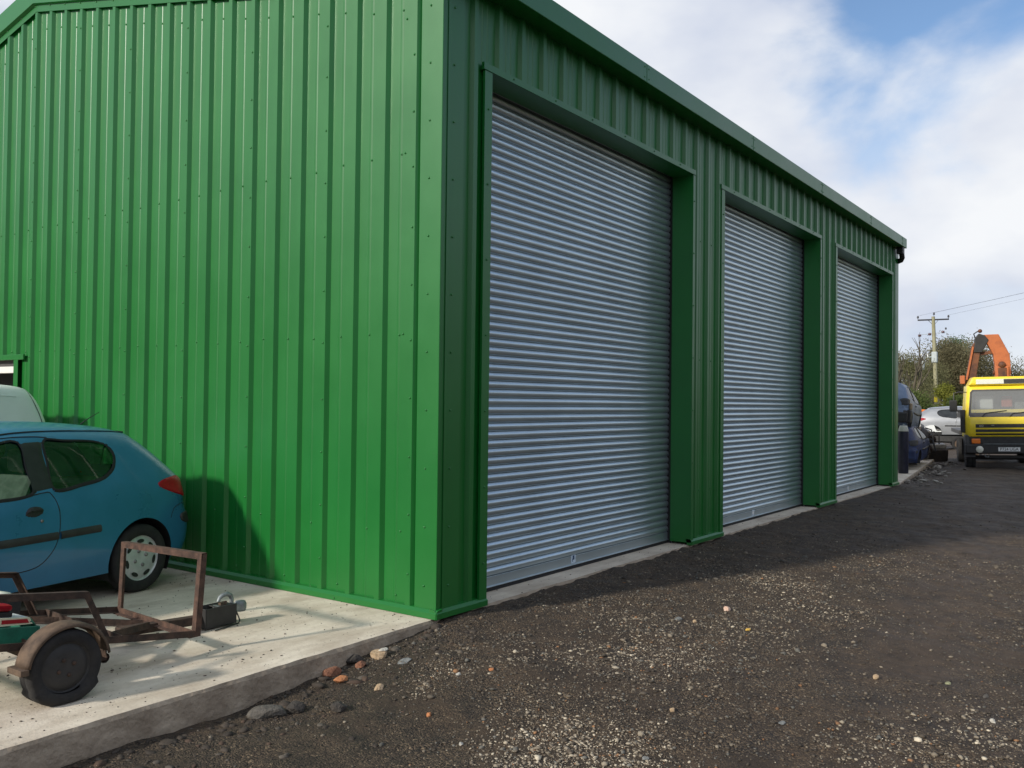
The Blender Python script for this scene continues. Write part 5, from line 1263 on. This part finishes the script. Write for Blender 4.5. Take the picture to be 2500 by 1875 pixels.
# bramble hedge: one mass
hv = []; hf = []; rnd = random.Random(5)
for i in range(26000):
    t_ = rnd.random(); b = Vector((54.61, 9.74, -0.2)).lerp(Vector((72.77, 0.55, -0.2)), t_) + Vector((rnd.uniform(-2.5, 2.5), rnd.uniform(-0.6, 0.6), 0)); hh = 1.75+0.55*fbm(b.y*.35, 2.0)+0.25*fbm(b.y*1.4, 5.0)
    p = b + Vector((0, 0, 0.2+hh*rnd.random()**0.6)); a = Vector((rnd.gauss(0, 1), rnd.gauss(0, 1), rnd.gauss(0, 1))).normalized(); c = a.orthogonal().normalized(); s_ = rnd.uniform(.06, .16)
    k = len(hv); hv += [p-a*s_, p-c*s_*.5, p+a*s_, p+c*s_*.5]; hf.append((k, k+1, k+2, k+3))
me = bpy.data.meshes.new('hedge'); me.from_pydata(hv, [], hf); me.materials.append(M['leaf_hedge']); ho = bpy.data.objects.new('hedge', me); col.objects.link(ho)
tag(ho, 'low green bramble hedge along the back of the yard', 'hedge', None, 'stuff')
# far wood: one mass on the horizon
hv = []; hf = []
for i in range(30000):
    an = rnd.uniform(-0.9, 1.5); d = rnd.uniform(230, 260); x = CAM.x+d*math.cos(an); y = CAM.y+d*math.sin(an)
    hh = 7+3.5*fbm(an*14, 1.0)+1.5*fbm(an*60, 4.0)
    p = Vector((x, y, -0.3+hh*rnd.random()**0.7)); a = Vector((rnd.gauss(0, 1), rnd.gauss(0, 1), rnd.gauss(0, 1))).normalized(); c = a.orthogonal().normalized(); s_ = rnd.uniform(.5, 1.1)
    k = len(hv); hv += [p-a*s_, p-c*s_*.6, p+a*s_, p+c*s_*.6]; hf.append((k, k+1, k+2, k+3))
me = bpy.data.meshes.new('far_wood'); me.from_pydata(hv, [], hf); me.materials.append(M['leaf_olive']); ho = bpy.data.objects.new('far_wood', me); col.objects.link(ho)
tag(ho, 'far wood along the horizon', 'wood', None, 'stuff')

# unseen trees added behind the viewer to darken reflections: one mass
hv = []; hf = []
for i in range(26000):
    an = rnd.uniform(R(95), R(338)); d = rnd.uniform(38, 46)+6*fbm(an*5, 3.0); x = CAM.x+d*math.cos(an); y = CAM.y+d*math.sin(an)
    hh = 9.5+3.0*fbm(an*9, 1.0)+1.2*fbm(an*40, 4.0)
    p = Vector((x, y, -0.6+hh*rnd.random()**0.75)); a = Vector((rnd.gauss(0, 1), rnd.gauss(0, 1), rnd.gauss(0, 1))).normalized(); c = a.orthogonal().normalized(); s_ = rnd.uniform(.25, .7)
    k = len(hv); hv += [p-a*s_, p-c*s_*.6, p+a*s_, p+c*s_*.6]; hf.append((k, k+1, k+2, k+3))
me = bpy.data.meshes.new('reflection_trees'); me.from_pydata(hv, [], hf); me.materials.append(M['leaf_olive']); ho = bpy.data.objects.new('reflection_trees', me); col.objects.link(ho)
tag(ho, 'unseen belt of trees added to darken reflections', 'wood', None, 'stuff')

# ---------------------------------------------------------------- rocks one can pick out
def ico():
    bm = bmesh.new(); bmesh.ops.create_icosphere(bm, subdivisions=3, radius=1); v = [v.co.copy() for v in bm.verts]; f = [tuple(q.index for q in p.verts) for p in bm.faces]; bm.free(); return v, f
IV, IF = ico()
def rock(name, label, m, x, y, size, seed, flat=0.6, rz=0.0, angular=0.5, sink=0.25, z=None, cat='stone'):
    rnd = random.Random(seed); planes = [(Vector((rnd.gauss(0, 1), rnd.gauss(0, 1), rnd.gauss(0, 1))).normalized(), rnd.uniform(.55, .85)) for _ in range(int(9+8*angular))]
    vv = []
    for v in IV:
        p = v.copy()
        for n_, d in planes:
            e = p.dot(n_)-d
            if e > 0: p -= n_*e*(0.6+0.4*angular)
        p *= 1 + 0.09*mnoise.noise(v*2.3+Vector((seed, 0, 0))) + 0.04*mnoise.noise(v*7+Vector((0, seed, 0)))
        vv.append((p.x*size[0], p.y*size[1], p.z*size[2]))
    o = MB().add(vv, IF, False).build(name, m)
    zz_ = ground_z(x, y) if z is None else z
    o.location = (x, y, zz_ + size[2]*(0.62-sink)); o.rotation_euler = (rnd.uniform(-.12, .12), rnd.uniform(-.12, .12), rz)
    return tag(o, label, cat)
rock('flat_stone', 'large flat grey stone lying below the slab edge at lower left', 'rock_grey', -1.815, -0.265, (0.12, 0.085, 0.05), 1, rz=-0.5, sink=0.45)
rock('earth_clod', 'dark earth clod just right of the large flat grey stone', 'rock_dark', -1.67, -0.34, (0.065, 0.055, 0.045), 2, sink=0.4)
rock('brick_lump', 'reddish brown brick lump against the slab edge', 'rock_red', -1.155, -0.10, (0.075, 0.05, 0.048), 3, sink=0.4)
rock('brick_lump', 'orange broken brick in front of the reddish lump', 'rock_orange', -1.205, -0.235, (0.06, 0.045, 0.028), 4, sink=0.4)
rock('brick_lump', 'small red brick bit between the orange brick and the pale-topped lump', 'rock_red', -0.955, -0.165, (0.045, 0.035, 0.03), 41)
rock('rubble_lump', 'brown rubble lump with a pale cap at the slab edge near the shed corner', 'rock_tan', -0.745, -0.13, (0.075, 0.06, 0.05), 5, sink=0.4)
rock('pale_chip', 'pale chip resting on the brown rubble lump by the slab', 'rock_pale', -0.715, -0.145, (0.045, 0.035, 0.018), 51, z=ground_z(-0.74, -0.13)+0.040)
rock('earth_clod', 'dark clod against the slab between the red bits and the pale-topped lump', 'rock_dark', -0.92, -0.07, (0.07, 0.05, 0.04), 42)
rock('slate_shard', 'light grey flat shard on the dirt right of the rubble', 'rock_slate', -0.725, -0.352, (0.085, 0.045, 0.014), 6, rz=0.1, angular=1)
rock('tan_stone', 'tan broken stone among the gravel below the orange brick', 'rock_tan', -1.15, -0.52, (0.045, 0.03, 0.022), 7)
rock('earth_clod', 'lumpy dark clod left of centre below the brick rubble', 'rock_dark', -1.52, -0.55, (0.06, 0.05, 0.035), 43)
rock('orange_pebble', 'small orange pebble on dark dirt below the shed corner', 'rock_orange', -0.535, -0.943, (0.022, 0.018, 0.015), 8)
rock('orange_pebble', 'orange pebble nearest the bottom edge of the picture', 'rock_orange', -1.274, -1.043, (0.018, 0.018, 0.017), 9)
rock('pale_stone', 'pale squarish stone below the shed corner', 'rock_pale', -0.72, -0.81, (0.022, 0.018, 0.014), 10, angular=1)
rock('pale_stone', 'pale angular stone near the bottom edge left of the gravel heap', 'rock_pale', -1.45, -1.425, (0.020, 0.016, 0.012), 12, angular=1)
rock('round_stone', 'pinkish cream round stone in front of the first shutter', 'rock_pink', 1.91, -1.574, (0.036, 0.032, 0.028), 13, angular=0.2)
rock('cream_stone', 'small cream stone left of the pinkish round stone', 'rock_tan', 1.382, -1.525, (0.024, 0.02, 0.02), 14)
rock('dark_stone', 'dark grey stone between the cream stone and the pinkish one', 'rock_grey', 1.58, -1.567, (0.035, 0.03, 0.022), 15)
rock('flat_stone', 'flat light grey stone left of the small cream stone', 'rock_slate', 1.362, -1.387, (0.042, 0.036, 0.018), 16)
rock('yellow_stone', 'bright yellow flat bit on the gravel', 'rock_yellow', 1.423, -1.944, (0.032, 0.018, 0.010), 17)
rock('tan_pebble', 'tan egg-shaped pebble in the middle foreground', 'rock_tan', -0.453, -2.205, (0.020, 0.017, 0.017), 18, angular=0.1)
rock('brown_pebble', 'brown pebble on the smooth mud at right', 'rock_tan', 0.872, -3.017, (0.026, 0.024, 0.022), 19, angular=0.1)
rock('green_stone', 'greenish grey stone at the bottom beside the pale gravel heap', 'rock_slate', -1.026, -2.327, (0.022, 0.019, 0.016), 20)
rock('slate_shard', 'thin slate-grey shard lower right of centre', 'rock_slate', -0.246, -2.779, (0.034, 0.022, 0.009), 21, angular=1)
rock('yellow_stone', 'greenish yellow stone far right on the mud track', 'rock_green', 1.054, -3.415, (0.028, 0.02, 0.014), 22)
rock('dark_flat_stone', 'dark flat stone near the right edge', 'rock_grey', 0.948, -3.647, (0.045, 0.02, 0.010), 23)
rock('pale_stone', 'pale stone at the lower right corner', 'rock_pale', 0.50, -3.743, (0.024, 0.02, 0.015), 24)

# ---------------------------------------------------------------- gravel: one mass
rng = np.random.default_rng(4)
def stones(name, P, S, C, label, matname, base_sub=1):
    bm = bmesh.new(); bmesh.ops.create_icosphere(bm, subdivisions=base_sub, radius=1); V = np.array([v.co[:] for v in bm.verts]); F = np.array([[q.index for q in p.verts] for p in bm.faces]); bm.free()
    n = len(P); nv = len(V); nf = len(F)
    a = rng.uniform(0, 2*np.pi, n); ca, sa = np.cos(a), np.sin(a)
    ax = S[:, None]*np.stack([rng.uniform(.8, 1.45, n), rng.uniform(.65, 1.0, n), rng.uniform(.30, .75, n)], 1)
    jit = 1+rng.uniform(-.30, .18, (n, nv, 1))
    X = V[None]*jit*ax[:, None, :]
    tl_ = rng.uniform(-.5, .5, n); ct, s_t = np.cos(tl_), np.sin(tl_)
    x, y, z = X[..., 0], X[..., 1], X[..., 2]
    y, z = y*ct[:, None]-z*s_t[:, None], y*s_t[:, None]+z*ct[:, None]
    x, y = x*ca[:, None]-y*sa[:, None], x*sa[:, None]+y*ca[:, None]
    W = np.stack([x, y, z], -1) + P[:, None, :]
    me = bpy.data.meshes.new(name); me.vertices.add(n*nv); me.vertices.foreach_set('co', W.reshape(-1).astype(np.float32))
    me.loops.add(n*nf*3); me.polygons.add(n*nf)
    idx = (F[None]+(np.arange(n)*nv)[:, None, None]).reshape(-1)
    me.loops.foreach_set('vertex_index', idx.astype(np.int32))
    me.polygons.foreach_set('loop_start', (np.arange(n*nf)*3).astype(np.int32))
    me.update(calc_edges=True)
    ca_ = me.color_attributes.new('col', 'FLOAT_COLOR', 'POINT')
    cc = np.concatenate([np.repeat(C, nv, axis=0), np.ones((n*nv, 1))], 1); ca_.data.foreach_set('color', cc.reshape(-1).astype(np.float32))
    me.materials.append(M[matname]); o = bpy.data.objects.new(name, me); col.objects.link(o)
    return tag(o, label, 'gravel', None, 'stuff')
NS_ = 230000
rad = 1.9*np.exp(rng.random(NS_)*math.log(24/1.9)); ang = rng.uniform(R(-12), R(80), NS_)
ang = YAW - R(40) + rng.random(NS_)*R(76)
px_ = CAM.x+rad*np.cos(ang); py_ = CAM.y+rad*np.sin(ang)
HEAPS = [(-1.15, -1.85, .40, 1.9), (-1.2, -2.2, .36, 1.5), (-1.08, -0.74, .15, 1.0), (-0.75, -0.66, .2, .9), (0.55, -1.46, .45, .7), (1.1, -0.95, .5, .5), (0.28, -1.88, .4, .6), (3.32, -1.55, .42, 1.2), (2.5, -2.1, .5, .8), (1.4, -1.9, .4, .6), (0.2, -3.75, .4, .8), (-0.3, -3.35, .35, .7), (-0.02, -1.1, .4, .6), (5.5, -2.3, .8, .6)]
keep = []; pale = []
for x, y in zip(px_, py_):
    if y > slab_edge(float(x)) - 0.015 or x > 24 or y < -9: keep.append(False); pale.append(0); continue
    h = sum(w*math.exp(-((x-a)**2+(y-b)**2)/(r_*r_)) for a, b, r_, w in HEAPS)
    nn = 0.5+0.55*fbm(float(x)*0.9, float(y)*0.9, 2.0)+0.35*fbm(float(x)*3.1, float(y)*3.1, 5.0)
    pr_ = 0.26*nn*(1-0.60*track_w(float(x), float(y))) + 0.80*h*max(0.25, nn)
    if x < -0.7 and y > -1.7: pr_ *= 1-0.72*min(1, (-0.7-x)/0.4)*(1-min(1, 1.2*h))
    keep.append(rng.random() < pr_); pale.append(min(1, h))
keep = np.array(keep); pale = np.array(pale)[keep]; px_, py_, rad = px_[keep], py_[keep], rad[keep]
n0_ = 95000; ax_ = rng.uniform(-1.9, 7.0, n0_); ay_ = rng.uniform(-4.3, -0.10, n0_)
kp = []; pl_ = []
for x, y in zip(ax_, ay_):
    x, y = float(x), float(y)
    nn = 0.55+0.75*fbm(x*0.8, y*0.8, 12.0)+0.45*fbm(x*2.6, y*2.6, 15.0)
    h = sum(w*math.exp(-((x-a)**2+(y-b)**2)/(r_*r_)) for a, b, r_, w in HEAPS)
    pz = max(0.03, nn)*(1-0.88*track_w(x, y))*(1 if x > -0.7 else max(0.12, 1-(-0.7-x)/0.5) if y > -1.6 else 1)*(1 if x < 3.5 else max(0, 1-(x-3.5)/4))
    kp.append(rng.random() < min(1, pz+0.3*h)); pl_.append(min(1, 0.8*h))
kp = np.array(kp); px_ = np.concatenate([px_, ax_[kp]]); py_ = np.concatenate([py_, ay_[kp]]); pale = np.concatenate([pale, np.array(pl_)[kp]]); rad = np.concatenate([rad, np.full(kp.sum(), 4.0)])
n = len(px_); S = np.exp(rng.normal(math.log(0.0043), 0.46, n))*(1+0.05*rad); S = np.clip(S, 0.0026, 0.030)
big = rng.random(n) < 0.012; S[big] *= rng.uniform(1.4, 2.2, big.sum()); S = np.clip(S, 0.003, 0.034)
Z = np.array([ground_z(float(a), float(b)) for a, b in zip(px_, py_)]) + S*0.18
pal = np.array([(0.10, 0.085, 0.068), (0.17, 0.15, 0.125), (0.26, 0.235, 0.195), (0.36, 0.33, 0.275), (0.58, 0.55, 0.47), (0.30, 0.17, 0.09), (0.15, 0.155, 0.15), (0.065, 0.055, 0.045)])
pr0 = np.array([.26, .26, .12, .035, .008, .014, .14, .18]); pr0 /= pr0.sum(); pr1 = np.array([.10, .17, .25, .24, .09, .04, .07, .04]); pr1 /= pr1.sum()
ci = np.where(rng.random(n) < pale, rng.choice(8, n, p=pr1), rng.choice(8, n, p=pr0)); C = pal[ci]*rng.uniform(.75, 1.25, (n, 1))*(0.80+0.36*pale[:, None])*np.array([1.05, .97, .86])
stones('gravel', np.stack([px_, py_, Z], 1), S, C, 'loose mixed gravel and stone chips over the yard', 'gravel')
print('gravel stones', n)
# crumbs of dirt on the slab and sills
m_ = 2800; cx = rng.uniform(-4.2, 0.0, m_); cy = rng.uniform(0.0, 4.0, m_); kp = np.array([fbm(float(a)*1.1, float(b)*1.8, 9.0) > rng.uniform(-.55, .35) for a, b in zip(cx, cy)]); cx, cy = cx[kp], cy[kp]
cx2 = np.concatenate([rng.uniform(d[0]+.05, d[1]-.05, 46) for d in DOORS]); cy2 = rng.uniform(0.0, 0.24, len(cx2))
cx, cy = np.concatenate([cx, cx2]), np.concatenate([cy, cy2]); n = len(cx); S = np.clip(np.exp(rng.normal(math.log(0.0034), .5, n)), .0015, .014)
C = np.array([(0.10, 0.08, 0.06), (0.055, 0.045, 0.035), (0.17, 0.14, 0.11)])[rng.choice(3, n)]*rng.uniform(.8, 1.3, (n, 1))
stones('dirt_crumbs', np.stack([cx, cy, S*0.25], 1), S, C, 'crumbs of dark dirt scattered over the concrete', 'gravel')
# clods and rubble banked against the slab edge
n = 900; cx = rng.uniform(-4.0, 0.3, n); cy = np.array([slab_edge(float(a)) for a in cx]) - np.abs(rng.normal(0.0, .30, n)) - 0.02
S = np.clip(np.exp(rng.normal(math.log(0.010), .6, n)), .004, .045); Z = np.array([ground_z(float(a), float(b)) for a, b in zip(cx, cy)]) - S*0.05
C = np.array([(0.045, 0.034, 0.025), (0.060, 0.046, 0.034), (0.085, 0.052, 0.034), (0.11, 0.092, 0.072)])[rng.choice(4, n, p=[.4, .35, .13, .12])]*rng.uniform(.8, 1.25, (n, 1))
stones('earth_clods', np.stack([cx, cy, Z], 1), S, C, 'small earth clods banked along the foot of the slab edge', 'gravel', 2)
n = 160; cx = rng.uniform(15.4, 25.5, n); cy = np.array([slab_edge(float(a)) for a in cx]) - np.abs(rng.normal(0.05, .35, n)) - 0.03
S = np.clip(np.exp(rng.normal(math.log(0.035), .5, n)), .012, .10); Z = np.array([ground_z(float(a), float(b)) for a, b in zip(cx, cy)]) + S*0.2
C = np.array([(0.12, 0.10, 0.085), (0.24, 0.21, 0.175), (0.36, 0.33, 0.28)])[rng.choice(3, n)]*rng.uniform(.8, 1.25, (n, 1))
stones('rubble_edge', np.stack([cx, cy, Z], 1), S, C, 'broken concrete rubble along the far slab edge', 'gravel', 2)
